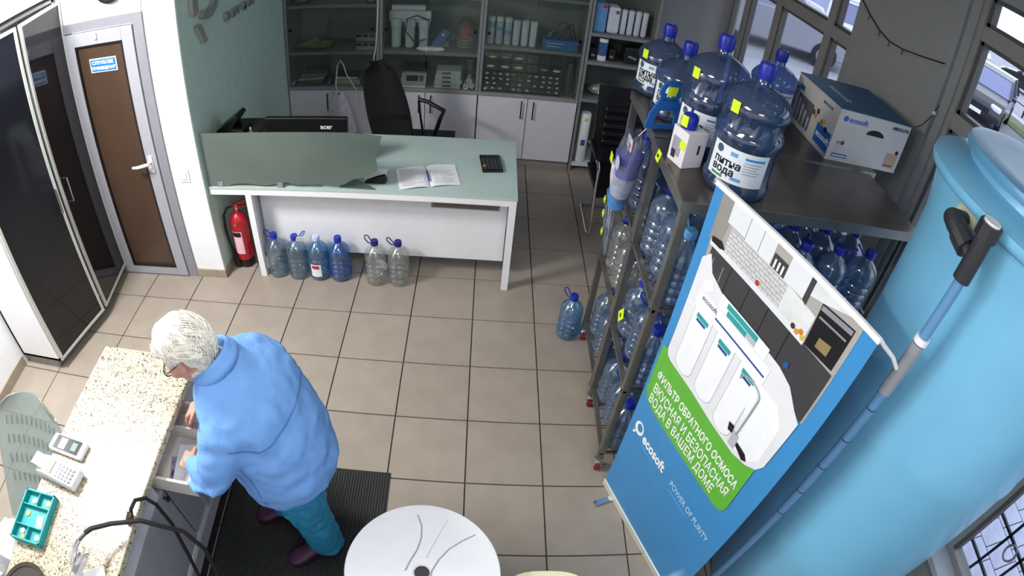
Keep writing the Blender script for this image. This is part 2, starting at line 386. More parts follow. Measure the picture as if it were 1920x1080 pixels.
# ================================================================= office desk
dk = thing('office_desk', 'long white office desk with a frosted greenish glass top', 'desk', (-1.2, -0.95, 0))
desk_w = mat('desk_white', '#ebecef', 0.4, noise=0.02)
box('glass_top', mat('frosted_glass_top', '#b3c6c2', 0.18, noise=0.05, scale=4, spec=0.6), (-2.30, -.18, -1.365, -.535, .760, .772), dk)
MB().box(-2.30, -.185, -1.36, -1.315, .712, .760).box(-2.30, -.185, -.59, -.545, .712, .760).box(-.23, -.185, -1.315, -.59, .712, .760).box(-2.30, -2.26, -1.315, -.59, .712, .760).build('top_frame', desk_w, dk)
for x_, y_ in ((-2.025, -1.36), (-.23, -1.36), (-.23, -.59), (-2.30, -.59)):
    box('leg', desk_w, (x_, x_ + .045, y_, y_ + .045, 0, .712), dk)
box('modesty_panel', mat('panel_white', '#e4e5ea', 0.45, noise=0.02), (-1.98, -.232, -1.222, -1.20, .155, .712), dk)
box('side_panel', mat('side_panel_white', '#dcdde2', .45, noise=.02), (-2.02, -2.0, -1.310, -.60, .155, .712), dk)
vg = box('vent_grille', mat('vent_metal', '#8f8983', .4, .5), (-.745, -.285, -1.228, -1.222, .585, .632), dk)
mb = MB()
for i in range(30):
    x_ = -.73 + i * .0146; mb.bar((x_, -1.2295, .595), (x_ + .016, -1.2295, .622), .004, .002, up=(0, 1, 0))
o = mb.build('grille_slots', mat('slot_dark', '#2b2725', .6), vg); o['kind'] = 'stuff'
# broken frosted screen standing along the front edge
sc = thing('glass_screen', 'frosted glass screen with a broken jagged corner on the desk front edge', 'glass screen', (-1.7, -1.36, .772))
frost = clear_mat('frosted_screen', '#a3b3ad', 0.10, 0.25, body=0.55, body_col='#75867f', edge=.5, nscale=2.2, vary=.3)
pts = [(-2.295, .773), (-2.295, 1.178), (-1.245, 1.182), (-1.045, 1.163), (-1.07, 1.08), (-1.09, 1.003), (-1.078, .955), (-1.085, .915), (-1.14, .880), (-1.19, .862), (-1.246, .849), (-1.30, .812), (-1.36, .797), (-1.45, .805), (-1.60, .800), (-1.64, .795), (-1.70, .815), (-1.78, .800), (-1.86, .785), (-2.0, .80), (-2.1, .795), (-2.16, .773)]
# left foot stays whole so the screen stands on the top
MB().slab([(x, -1.352, z) for x, z in pts], (0, .008, 0)).build('pane', frost, sc)
for x_ in (-2.2, -1.75):
    MB().box(x_ - .02, x_ + .02, -1.358, -1.338, .7725, .81).build('clamp', alu, sc)
sh = thing('glass_shard', 'broken triangular shard of glass lying at the foot of the screen', 'glass shard', (-1.23, -1.33, .772))
MB().slab([(-1.345, -1.335, .774), (-1.285, -1.25, .815), (-1.10, -1.345, .774)], (.002, .004, .006)).build('shard', clear_mat('shard_glass', '#9fb5b0', .15, .08, body=.2, body_col='#7d918b'), sh)
# papers and dark scrap at the break
paper = mat('white_paper', '#eceef2', .7, noise=.04, scale=30)
tag(box('paper_sheet', paper, (-1.46, -1.25, -1.33, -1.16, .7725, .7745)), 'white paper sheet lying behind the break in the glass screen', 'paper')
tag(box('paper_pad', paper, (-1.20, -1.06, -1.22, -1.08, .7725, .782)), 'small white paper pad under the jagged corner of the glass screen', 'paper pad')
rs = thing('tape_dispenser', 'dark rounded gadget beside the jagged screen corner', 'tape dispenser', (-1.10, -1.22, .772))
MB().slab([(-1.19, -1.27, .773), (-1.05, -1.27, .773), (-1.035, -1.27, .80), (-1.05, -1.27, .835), (-1.10, -1.27, .82), (-1.17, -1.27, .79)], (0, .035, 0)).build('body', black, rs, bevel=.004)
# notebook
nb = thing('notebook', 'open spiral notebook with handwriting on the glass desk top', 'notebook', (-.78, -1.15, .772))
def nbp(u, v):  # u along the width 0..1, v depth 0..1 -> point on the desk
    a = Vector((-.942, -1.333)); b = Vector((-.552, -1.232)); c = Vector((-1.007, -1.073)); d = Vector((-.61, -.964))
    p = (a * (1 - u) + b * u) * (1 - v) + (c * (1 - u) + d * u) * v; return p
def page(u0, u1, hump):
    def fn(u, v):
        uu = u0 + (u1 - u0) * u; p = nbp(uu, v); s = (u if hump > 0 else 1 - u)
        return (p.x, p.y, .775 + .012 * math.sin(PI * (s ** 0.6)) * (1 if 0 < s < 1 else 0) + .002)
    return MB().sheet(fn, 10, 4, .004)
page(0, .49, -1).build('page', paper, nb, smooth=60); page(.51, 1, 1).build('page', paper, nb, smooth=60)
mb = MB(); ink = mat('ink_grey', '#b4b6c6', .7, noise=0)
for k in range(11):
    for (u0, u1) in ((.05, .42), (.58, .93)):
        v = .1 + k * .075; p, q = nbp(u0, v), nbp(u0 + (u1 - u0) * random.uniform(.55, 1), v)
        if u0 > .5 and k > 7: continue
        mb.bar((p.x, p.y, .7905), (q.x, q.y, .7905), .003, .001)
o = mb.build('handwriting', ink, nb); o['kind'] = 'stuff'
p, q = nbp(.5, .2), nbp(.5, .62)
pn = thing('pen', 'blue pen lying in the fold of the open notebook', 'pen', (p.x, p.y, .79))
MB().tube([(p.x, p.y, .793), (q.x, q.y, .793)], .005).build('barrel', mat('pen_blue', '#1d3c8c', .35), pn)
MB().cyl((q.x, q.y, .793), (q.x - .006, q.y + .02, .793), .0055, .004, 8).build('cap', mat('pen_cap', '#14203f', .35), pn)
# calculator
ca = thing('calculator', 'black desk calculator with one orange key on the glass desk', 'calculator', (-.36, -.925, .772), math.radians(7.5))
box('body', black, (-.072, .072, -.115, .115, 0, .02), ca, world=False, bevel=.006)
box('display', mat('lcd_grey', '#2c3330', .25), (-.058, .058, .062, .098, .020, .023), ca, world=False)
km = mat('key_grey', '#3d4247', .5); ko = mat('key_orange', '#d06a28', .5)
for r_ in range(5):
    for c_ in range(5):
        x_ = -.054 + c_ * .0272; y_ = .038 - r_ * .031
        box('key', ko if (r_ == 3 and c_ == 0) else km, (x_ - .0105, x_ + .0105, y_ - .0105, y_ + .0105, .020, .026), ca, world=False)
# monitor, phone on a black box, figure
mo = thing('monitor', 'black computer monitor seen from behind over the frosted screen', 'monitor', (-1.62, -1.05, .772))
box('case', black, (-1.915, -1.33, -1.085, -1.045, .83, 1.158), mo, bevel=.008)
box('neck', black, (-1.66, -1.58, -1.03, -.98, .785, 1.0), mo); box('foot', black, (-1.74, -1.50, -1.09, -.90, .772, .785), mo)
text_obj('logo', 'acer', .048, (-1.515, -1.0865, 1.078), (1, 0, 0), (0.15, 0, 1), white_p, mo, bold=.001)
bx = tag(box('printer', mat('printer_black', '#151517', .5), (-2.29, -1.96, -1.22, -.86, .772, 1.06), bevel=.01), 'black boxy printer behind the frosted screen under the telephone', 'printer')
ph = thing('desk_phone', 'black desk telephone with a tilted handset panel against the green wall', 'telephone', (-2.17, -1.05, 1.06))
MB().slab([(-2.285, -1.13, 1.062), (-2.285, -1.13, 1.08), (-2.12, -1.13, 1.195), (-2.095, -1.13, 1.175), (-2.19, -1.13, 1.062)], (0, .16, 0)).build('handset_panel', black, ph, bevel=.005)
MB().slab([(-2.20, -1.13, 1.062), (-2.18, -1.13, 1.10), (-2.07, -1.13, 1.085), (-2.065, -1.13, 1.062)], (0, .16, 0)).build('base', black, ph, bevel=.005)
fg = thing('glass_figurine', 'tiny clear glass figurine standing near the telephone', 'figurine', (-2.0, -1.15, 1.06))
MB().lathe([(.022, 0), (.022, .006), (.008, .01), (.012, .03), (.006, .045), (.009, .055), (.001, .066)], (-2.0, -1.15, 1.061), 10).build('figure', clear_mat('clear_glass', '#dfe8e8', .15, .05, body=.25, body_col='#c8d0d0'), fg, smooth=True)
# white bag on the monitor's far side
bg_ = thing('plastic_bag', 'crumpled white plastic bag hanging on a cupboard handle behind the monitor', 'plastic bag', (-1.80, .42, .3))
def bagf(u, v):
    w = .05 + .10 * v ** 0.7; t = (u - .5) * 2
    return (-1.80 + t * w + .03 * v, .425 - .05 * math.cos(t * 1.4) - .012 * math.sin(9 * u + 5 * v), .72 - v * .40 + .012 * math.sin(14 * u))
MB().sheet(bagf, 14, 12, .003).build('bag', mat('bag_white', '#c9c4cf', .35, noise=.15, scale=20), bg_, smooth=60)
# ================================================================= office chair with mesh back
oc = thing('office_chair', 'black swivel office chair with a mesh back behind the desk', 'office chair', (-1.08, -.18, 0))
mesh_b = mat('chair_mesh', '#0c0c0e', .6, noise=.2, scale=90, bump=.4, bscale=200)
def backf(u, v):
    # v from bottom .55 to top 1.25, leaning; u across
    zz = .56 + v * .70; w = .20 * (1 - .25 * v) if v < .85 else .20 * .79 * math.sqrt(max(.02, 1 - ((v - .85) / .16) ** 2))
    w *= .80 + .2 * math.sin(PI * min(1, v * 1.1)); t = (u - .5) * 2
    cx = -1.145 - .14 * v; cy = -.19 + .02 * math.sin(PI * v) - .03
    return (cx + t * w * .86, cy + .05 * t * t * -1 + t * .04, zz)
bk = MB().sheet(backf, 10, 16, .03).build('backrest', mesh_b, oc, smooth=60)
MB().sheet(lambda u, v: (lambda p: (p[0], p[1] - .006, p[2]))(backf(.04 + .92 * u, .28 + .05 * v)), 8, 1, .018).build('lumbar_band', black, bk, smooth=60)
MB().sheet(lambda u, v: (-1.19 + u * .52, -.42 + v * .46, .565 + .02 * math.sin(PI * u) * math.sin(PI * v) + .012 * math.cos(PI * v)), 8, 8, .06).build('seat', mesh_b, oc, smooth=60)
for sx, xx in ((1, -.80), (-1, -1.30)):
    MB().tube([(xx - .05, -.22, .56), (xx + .0, -.24, .72), (xx - .06 * sx * 0 + .02, -.28, .80), (xx + .045, -.2, .845), (xx - .10, -.10, .875), (xx - .17, -.07, .88)] if sx > 0 else [(xx, -.2, .55), (xx - .03, -.2, .75), (xx - .02, -.05, .80)], .018 if sx > 0 else .014, 8).build('armrest', black, oc, smooth=True)
MB().tube([(-.93, -.10, .56), (-.955, -.09, .72), (-.975, -.08, .865)], .010, 8).build('armrest_stay', black, oc, smooth=True)
MB().cyl((-.97, -.18, .12), (-.97, -.18, .52), .03, n=12).build('gas_column', black, oc)
for k in range(5):
    a = 2 * PI * k / 5 + .3; ex, ey = -.97 + .27 * math.cos(a), -.18 + .27 * math.sin(a)
    lg_ = MB().bar((-.97, -.18, .12), (ex, ey, .075), .035, .025).build('base_arm', black, oc)
    MB().cyl((ex - .02 * math.sin(a), ey + .02 * math.cos(a), .03), (ex + .02 * math.sin(a), ey - .02 * math.cos(a), .03), .03, n=12).build('castor', black, lg_)
# ================================================================= black leather cantilever armchair
ac = thing('leather_armchair', 'black leather armchair on a chrome cantilever frame behind the bottle racks', 'armchair', (.72, -.3, 0))
leather = mat('black_leather', '#0d0d10', .35, noise=.2, bump=.25, bscale=50)
ab = MB().sheet(lambda u, v: (.50 + u * .46, -.10 + .13 * v - .03 * math.cos((u - .5) * 2.2), .42 + v * .68), 10, 12, .05).build('backrest', leather, ac, smooth=60)
for k in range(5):
    MB().obox((.73, -.085 + .13 * (.3 + .11 * k) - .045, .42 + .68 * (.30 + .105 * k)), (.34, .05, .062), (-.2, 0, 0)).build('cushion_rib', leather, ab, bevel=.02)
MB().sheet(lambda u, v: (.48 + u * .50, -.62 + v * .52, .45 + .03 * math.sin(PI * u) - .03 * v), 8, 8, .07).build('seat', leather, ac, smooth=60)
for xx in (.475, .985):
    MB().tube([(xx, -.16, .018), (xx + .0, -.58, .018), (xx + .01, -.635, .03), (xx + .012, -.65, .08), (xx, -.62, .42), (xx, -.60, .62), (xx, -.55, .65), (xx, -.12, .64), (xx, -.07, .60)], .0125, 8).build('runner', chrome, ac, smooth=True)
    MB().obox((xx, -.34, .672), (.05, .34, .03)).build('arm_pad', leather, ac, bevel=.01)
MB().tube([(.475, -.16, .018), (.985, -.16, .018)], .0125, 8).build('rear_bar', chrome, ac)
# ================================================================= base cabinets and shelving along the back wall
cab_w = mat('cabinet_door_white', '#d2d1d9', 0.4, noise=0.03); cab_g = mat('cabinet_grey', '#6e7072', 0.5, noise=0.05)
shelf_g = mat('shelf_grey', '#7d807f', 0.45, noise=0.05); handle_m = mat('handle_dark', '#1c1c1e', .35, .6)
YF = .48
bays = ((-2.305, -1.41), (-1.41, -.505), (-.505, .415))
clab = ('white two-door base cabinet beside the green wall', 'white two-door base cabinet in the middle behind the office chair', 'white two-door base cabinet at the right end of the row')
ulab = ('grey glass-fronted shelving bay beside the green wall', 'grey glass-fronted middle shelving bay holding filter housings', 'grey glass-fronted right shelving bay holding small-parts drawers')
knob_m = mat('knob_black', '#0b0b0c', .3, .4)
glass_d = clear_mat('shelf_door_glass', '#eef2ef', .03, .08, body=.05, body_col='#9aa39f', edge=.25, nscale=3)
shz = ((1.105, 1.56), (1.115, 1.65), (1.205, 1.70))
for k, (x0, x1) in enumerate(bays):
    c = thing('base_cabinet', clab[k], 'cabinet', ((x0 + x1) / 2, .7, 0), group='white base cabinets in the back row')
    MB().box(x0 + .002, x1 - .002, YF + .02, .93, .08, .725).build('body', cab_g, c)
    MB().box(x0 + .002, x1 - .002, YF + .05, .90, 0, .08).build('plinth', plinth_m, c)
    xm = (x0 + x1) / 2 + (.0 if k != 1 else -.03)
    for a, b, hx in ((x0 + .006, xm - .003, xm - .055), (xm + .003, x1 - .006, xm + .055)):
        d = box('door', cab_w, (a, b, YF, YF + .018, .085, .722), c, bevel=.003)
        MB().tube([(hx, YF, .52), (hx, YF - .025, .525), (hx, YF - .025, .685), (hx, YF, .69)], .006, 6).build('handle', handle_m, d)
    u = thing('shelving_unit', ulab[k], 'shelving', ((x0 + x1) / 2, .7, .76), group='glass-fronted shelving bays')
    for xx in (x0 + .002, x1 - .027): box('side_panel', shelf_g, (xx, xx + .025, YF, .93, .762, 2.0), u)
    box('back_panel', mat('shelf_back', '#737a77', .6, noise=.06), (x0 + .027, x1 - .027, .915, .93, .762, 2.0), u)
    for z_ in shz[k]: box('shelf', shelf_g, (x0 + .027, x1 - .027, YF + .015, .915, z_ - .03, z_), u)
    for (a, b) in ((x0 + .03, xm - .004), (xm + .004, x1 - .03)):
        g = box('glass_door', glass_d, (a, b, YF + .001, YF + .006, .785, 1.98), u)
        for z_ in (.80, 1.33):
            hx = a + .03 if a < xm - .1 else b - .03
            MB().cyl((hx, YF + .001, z_), (hx, YF - .014, z_), .014, n=12).build('hinge_button', knob_m if z_ > 1 else chrome, g)
wt = tag(box('worktop', mat('worktop_grey', '#8a8b8c', .4, noise=.04), (-2.305, .415, YF - .015, .935, .728, .760), bevel=.003), 'grey worktop running along the white base cabinets', 'worktop')
# open right-hand bay
u4 = thing('shelving_unit', 'open grey shelving bay behind the black leather armchair', 'shelving', (.72, .7, 0))
for xx in (.42, 1.01): box('side_panel', shelf_g, (xx, xx + .025, YF, .93, 0, 2.0), u4)
box('back_panel', MATS['shelf_back'], (.445, 1.01, .915, .93, 0, 2.0), u4)
for z_ in (.09, .775, 1.15, 1.425): box('shelf', shelf_g if z_ > .2 else cab_w, (.445, 1.01, YF, .915, z_ - .03, z_), u4)
# ----------------------------------------------------------------- things on the shelves
clear_bag = clear_mat('clear_bag', '#d9ddd8', .10, .12, body=.22, body_col='#8f918c')
def canister(name, label, x, y, z, h, r, m, cap=None, group=None, tilt=0):
    t = thing(name, label, 'filter', (x, y, z), group=group)
    MB().lathe([(r * .8, 0), (r, .012), (r, h * .8), (r * .96, h * .82), (r * .96, h)], (0, 0, 0), 14).build('cartridge', m, t, world=False, smooth=True)
    MB().lathe([(r * 1.06, h * .86), (r * 1.06, h), (r * .6, h + .008)], (0, 0, 0), 14).build('lid', cap or m, t, world=False, smooth=True)
    return t
fw = mat('filter_white', '#c9ced6', .4, noise=.04); fg_ = mat('filter_clear_grey', '#aab4bf', .25, noise=.1); fb = mat('filter_band_blue', '#6f8fb4', .4)
# bay 1
t = thing('gold_ornament', 'yellow gold ornament on a dark dish on the top left shelf', 'ornament', (-2.16, .60, 1.56))
MB().lathe([(.02, 0), (.10, .01), (.115, .03), (.11, .03), (.09, .015), (.001, .012)], (-2.16, .60, 1.562), 18).build('dish', black, t, smooth=True)
MB().lathe([(.05, 0), (.075, .03), (.05, .07), (.06, .10), (.02, .13)], (-2.16, .60, 1.575), 14).build('ornament', mat('gold_yellow', '#b6a53a', .4, .3, noise=.3), t, smooth=True)
t = thing('router', 'small black box on the top shelf at the end of the left bay', 'router', (-1.50, .58, 1.56))
box('case', black, (-1.55, -1.45, .52, .66, 1.562, 1.62), t, bevel=.004); box('front_strip', fw, (-1.52, -1.48, .517, .52, 1.585, 1.59), t)
t = thing('pamphlet_tray', 'open brown and grey cardboard tray lying on the left shelf', 'tray', (-2.08, .62, 1.105))
MB().slab([(-2.25, .52, 1.108), (-1.98, .52, 1.108), (-1.88, .60, 1.112), (-2.2, .64, 1.112)], (0, 0, .015)).build('base', mat('card_dark', '#2d2820', .7), t)
MB().slab([(-2.24, .60, 1.13), (-2.02, .60, 1.22), (-2.00, .60, 1.16), (-2.22, .60, 1.115)], (0, .012, 0)).build('grey_flap', mat('card_grey', '#7b7d74', .7), t)
MB().slab([(-2.14, .55, 1.13), (-1.95, .57, 1.20), (-1.86, .58, 1.195), (-1.90, .57, 1.125), (-1.98, .55, 1.115)], (0, .012, 0)).build('brown_flap', mat('card_brown', '#70653f', .7), t)
for k_, z_ in enumerate((1.108, 1.195)):
    t = thing('network_box', ('lower', 'upper')[k_] + ' of two flat black and grey boxes stacked on the left shelf', 'electronics box', (-1.55, .6, z_))
    box('case', mat('box_grey', '#8b8f8f', .5), (-1.64, -1.455, .53, .68, z_, z_ + .075), t, bevel=.004)
    for q in range(3): box('front_panel', black, (-1.635 + q * .062, -1.585 + q * .062, .526, .53, z_ + .04, z_ + .068), t)
t = thing('leaflet_packet', 'grey and green packet of leaflets in the left bay behind the phone', 'packet', (-2.1, .6, .762))
for q in range(4): MB().obox((-2.10 + .012 * q, .58 + .03 * q, .79 + .028 * q), (.27 - .02 * q, .16, .022), (0, .08 * (q - 1.5), .06 * q)).build('leaflet', mat(('leaf_grey', 'leaf_pale', 'leaf_green', 'leaf_dark')[q], ('#5d6663', '#a3aaa5', '#66775a', '#454b49')[q], .6), t)
MB().obox((-2.08, .70, .92), (.27, .01, .18), (.25, 0, 0)).build('sleeve', clear_mat('packet_sleeve', '#c7ccc8', .1, .2, body=.4, body_col='#6a706c'), t)
t = thing('webcam', 'small black rounded gadget on the worktop in the left bay', 'gadget', (-1.90, .56, .762))
MB().lathe([(.035, 0), (.05, .02), (.052, .05), (.04, .08), (.015, .095)], (-1.90, .56, .762), 16).build('body', black, t, smooth=True); MB().cyl((-1.90, .50, .80), (-1.90, .515, .80), .02, n=12).build('lens', chrome, t)
t = thing('blue_book', 'dark blue book on a pale box in the left shelving bay', 'book', (-1.72, .62, .82))
box('cover', mat('book_blue', '#2e4258', .5), (-1.85, -1.63, .55, .72, .812, .835), t); box('pages', paper, (-1.845, -1.635, .548, .715, .815, .832), t)
tag(box('flat_carton', mat('carton_pale', '#b9bab4', .6), (-1.855, -1.61, .54, .74, .762, .81)), 'pale flat carton under the dark blue book', 'carton')
t = thing('folded_leaflet', 'pale brown-edged folder leaning beside the dark blue book', 'folder', (-1.55, .58, .762))
MB().slab([(-1.60, .56, .765), (-1.58, .56, .765), (-1.50, .58, .88), (-1.52, .58, .885)], (0, .12, 0)).build('folder', mat('folder_tan', '#9a8f72', .6), t)
cb = thing('white_cable', 'white cable hanging from the left shelving bay down to the desk', 'cable', (-1.42, .46, .3))
cable_m = mat('cable_white', '#cfd1c8', .5, noise=.02)
MB().tube([(-1.425, .47, 1.75), (-1.42, .465, 1.55), (-1.43, .465, 1.3), (-1.44, .47, 1.15), (-1.46, .47, 1.05), (-1.45, .465, .95)], .006, 6).build('cable', cable_m, cb, smooth=True)
cb = thing('white_cable', 'tangled white cable looping over the worktop in the left bay', 'cable', (-1.8, .46, .3))
MB().tube([(-1.80, .44, .10), (-1.80, .44, .40), (-1.81, .445, .72), (-1.82, .455, .80), (-1.80, .46, .98), (-1.77, .46, 1.03), (-1.74, .46, .98), (-1.72, .46, .90), (-1.66, .45, .80), (-1.62, .45, .73), (-1.625, .44, .60)], .005, 6).build('cable', cable_m, cb, smooth=True)
# bay 2
ro = thing('filter_system', 'white three-cartridge water filter system on the middle shelf', 'water filter', (-1.16, .62, 1.115))
box('bracket', fw, (-1.35, -.97, .62, .70, 1.36, 1.47), ro, bevel=.006)
for q in range(3):
    x_ = -1.28 + q * .125
    MB().lathe([(.030, 0), (.042, .01), (.045, .20), (.052, .205), (.054, .26), (.05, .28)], (x_, .62, 1.118), 16).build('housing', fw, ro, smooth=True)
MB().cyl((-1.32, .62, 1.50), (-1.02, .62, 1.50), .03, n=12).build('membrane', fw, ro)
MB().tube([(-.98, .55, 1.40), (-1.08, .53, 1.45), (-1.17, .52, 1.42), (-1.18, .52, 1.30), (-1.10, .52, 1.20), (-1.00, .52, 1.23)], .007, 6).build('hose', mat('hose_grey', '#3d3f42', .5), ro, smooth=True)
t = thing('blue_parcel', 'blue packaged valve kit leaning on the middle shelf', 'package', (-.86, .6, 1.115))
MB().slab([(-.98, .57, 1.12), (-.86, .57, 1.125), (-.78, .59, 1.29), (-.85, .59, 1.33)], (0, .05, 0)).build('pack', mat('pack_blue', '#31518c', .4, noise=.2), t, bevel=.008)
MB().slab([(-.865, .566, 1.255), (-.845, .566, 1.25), (-.835, .568, 1.275), (-.855, .568, 1.28)], (0, -.004, 0)).build('sticker', mat('sticker_yellow', '#c8d42f', .5), t)
MB().slab([(-.87, .566, 1.15), (-.80, .566, 1.15), (-.79, .568, 1.22), (-.84, .568, 1.20)], (0, -.006, 0)).build('window', clear_bag, t)
t = thing('clear_bag_kit', 'round clear bag of coiled fittings on the middle shelf', 'bag', (-.65, .62, 1.115))
MB().lathe([(.07, 0), (.115, .03), (.125, .16), (.10, .24), (.05, .29), (.03, .30)], (-.655, .67, 1.118), 18, fn=lambda a, r, z: r * .84 * (1 + .05 * math.sin(5 * a + 30 * z))).build('bag', clear_bag, t, smooth=True)
for q in range(3): MB().tube([(-.655 + .07 * math.cos(a / 8 * 2 * PI), .67 + .07 * math.sin(a / 8 * 2 * PI), 1.14 + .03 * q) for a in range(8)], .010, 6, closed=True).build('coil', mat('coil_white', '#c4c6c0', .4), t, smooth=True)
box('red_tag', mat('tag_red', '#a3352c', .5), (-.685, -.625, .555, .56, 1.25, 1.34), t)
t = thing('tray_package', 'white blister tray package lying on the front of the middle shelf', 'package', (-.98, .52, 1.115))
MB().lathe([(.10, 0), (.13, .015), (.11, .035), (.04, .04)], (-.955, .532, 1.117), 20, fn=lambda a, r, z: (r * 1.0 * math.cos(a), r * .23 * math.sin(a))).build('tray', white_p, t, smooth=True)
box('label', mat('sticker_yellow', '#c8d42f', .5), (-.96, -.92, .497, .500, 1.125, 1.14), t)
kb = thing('kitchen_scale', 'grey counter scale with a dark display on the worktop', 'scale', (-1.10, .62, .762))
MB().add([(-1.215, .495, .763), (-.99, .495, .763), (-.99, .76, .763), (-1.215, .76, .763), (-1.215, .50, .80), (-.99, .50, .80), (-.99, .57, .88), (-1.215, .57, .88), (-.99, .76, .88), (-1.215, .76, .88)], [(0, 1, 5, 4), (4, 5, 6, 7), (7, 6, 8, 9), (0, 4, 7, 9, 3), (1, 2, 8, 6, 5), (3, 9, 8, 2), (0, 3, 2, 1)]).build('body', mat('scale_grey', '#a7a9a8', .45), kb)
box('pan', black, (-1.225, -.98, .58, .78, .90, .925), kb, bevel=.004)
MB().cyl((-1.10, .67, .88), (-1.10, .67, .90), .04).build('pan_support', black, kb)
MB().add([(-1.17, .512, .818), (-1.06, .512, .818), (-1.06, .550, .862), (-1.17, .550, .862)], [(0, 1, 2, 3)]).build('display', mat('scale_lcd', '#22262e', .2), kb)
MB().add([(-1.05, .514, .82), (-1.01, .514, .82), (-1.01, .550, .862), (-1.05, .550, .862)], [(0, 1, 2, 3)]).build('buttons', mat('scale_buttons', '#54466b', .4), kb)
for q in range(4):
    t = thing('white_carton', ('bottom', 'second', 'third', 'topmost')[q] + ' white carton in the stack beside the scale', 'carton', (-.79, .6, .762 + .042 * q), group='stacked white cartons on the worktop')
    w_ = (.24, .25, .23, .22)[q]; MB().obox((-.79 + .008 * (q % 2), .60, .783 + .0425 * q), (w_, .17, .041), (0, 0, .03 * (q - 1))).build('carton', mat('carton_white', '#bfc2c4', .5, noise=.06), t, bevel=.003)
    MB().obox((-.80, .51, .783 + .0425 * q), (.08, .004, .016), (0, 0, .03 * (q - 1))).build('print', mat('print_grey', '#50555a', .5), t)
for q, (x_, z_) in enumerate(((-.62, .79), (-.565, .80), (-.565, .765 + .03 * .9))):
    if q == 2: x_, z_ = -.592, .845
    t = thing('paper_roll', ('left', 'right', 'upper')[q] + ' small white roll beside the carton stack', 'paper roll', (x_, .56, z_), group='white rolls on the worktop')
    MB().cyl((x_, .50, z_), (x_, .64, z_), .027, n=16).build('roll', mat('roll_white', '#c6c9c6', .6), t); MB().cyl((x_, .4985, z_), (x_, .50, z_), .01, n=10).build('core', MATS['folder_tan'], t)
t = thing('clear_jar', 'clear jar standing behind the white rolls', 'jar', (-.56, .72, .762))
MB().lathe([(.04, 0), (.045, .02), (.045, .15), (.03, .18), (.03, .20)], (-.60, .74, .762), 14).build('jar', clear_bag, t, smooth=True); MB().cyl((-.60, .74, .962), (-.60, .74, .99), .033, n=14).build('lid', mat('lid_green', '#7d8f84', .5), t)
# bay 3
for q in range(6):
    x_ = -.43 + q * .075
    t = canister('filter_cartridge', ('first', 'second', 'third', 'fourth', 'fifth', 'sixth')[q] + ' upright filter cartridge from the left on the right shelf', x_, .58, 1.207, .255 if q < 3 else .235, .031, fg_ if q < 3 else fw, fw, 'upright filter cartridges on the right shelf')
    if q < 3: MB().lathe([(.0318, .16 - .03 * q), (.0318, .20 - .03 * q)], (0, 0, 0), 14, cap=False).build('band', fb, t, world=False)
t = thing('blue_hose_box', 'blue box of dark hoses at the end of the right shelf', 'box', (.19, .6, 1.207))
box('carton', mat('box_blue', '#2f6aa8', .5, noise=.05), (.03, .35, .52, .70, 1.208, 1.305), t, bevel=.003)
for q in range(2): box('print', fw, (.06, .06 + .12 + .03 * q, .5175, .52, 1.24 + .03 * q, 1.246 + .03 * q), t)
for q, (a, b, h) in enumerate(((.10, .30, .17), (.16, .34, .12), (.22, .33, .15), (.08, .26, .08))):
    MB().tube([(a + (b - a) * i / 10, .58 + .02 * q, 1.30 + h * math.sin(PI * i / 10)) for i in range(11)], .008, 6).build('hose', mat(('hose_black', 'hose_red', 'hose_brown', 'hose_steel')[q], ('#1a1a1b', '#5e2a22', '#453a33', '#7c7f80')[q], .5), t, smooth=True)
og = thing('drawer_organizer', 'wide dark organizer of small clear drawers full of fittings', 'drawer organizer', (-.13, .6, .762))
MB().box(-.47, .245, .50, .80, .763, .775).box(-.47, .245, .79, .80, .763, 1.165).box(-.47, -.462, .50, .80, .763, 1.165).box(.237, .245, .50, .80, .763, 1.165).box(-.47, .245, .50, .80, 1.157, 1.165).box(-.10, -.09, .50, .80, .763, 1.165).build('case', mat('organizer_dark', '#2a2d2c', .5), og)
drw = clear_mat('drawer_clear', '#9aa29c', .12, .12, body=.45, body_col='#3d4240')
rows = [(.778, .045), (.826, .045), (.874, .045), (.922, .045), (.975, .085), (1.065, .085)]
bit_m = [mat('bit_white', '#c7cbc6', .5), mat('bit_grey', '#868a88', .5), mat('bit_lime', '#b7bf3f', .5), mat('bit_dark', '#202222', .5)]
for (z0, hh) in rows:
    for (xa, xb, n) in ((-.46, -.102, 6 if hh < .06 else 3), (-.088, .236, 5 if hh < .06 else 3)):
        for i in range(n):
            w_ = (xb - xa) / n; a = xa + w_ * i + .003; b = a + w_ - .006
            d = box('drawer', drw, (a, b, .496, .502, z0, z0 + hh - .004), og)
            if random.random() < .8:
                cx = (a + b) / 2 + random.uniform(-.008, .008); MB().ball((cx, .4965, z0 + hh * .45), hh * .30, 8, (1.2 if hh < .06 else 1.5, .38, .8 if hh < .06 else .5)).build('fitting', bit_m[0 if random.random() < .75 else (2 if (xa < -.2 and i == 0) else 1)], d)
t = thing('clear_flask', 'clear bag of fittings in a flask shape at the right end of the worktop', 'bag', (.31, .6, .762))
MB().lathe([(.05, 0), (.062, .02), (.06, .12), (.04, .19), (.035, .26), (.02, .30)], (.315, .62, .763), 14, fn=lambda a, r, z: r * (1 + .08 * math.sin(4 * a + 20 * z))).build('bag', clear_bag, t, smooth=True)
MB().ball((.315, .60, .81), .04, 10).build('contents', mat('contents_dark', '#3b3a36', .5), t)
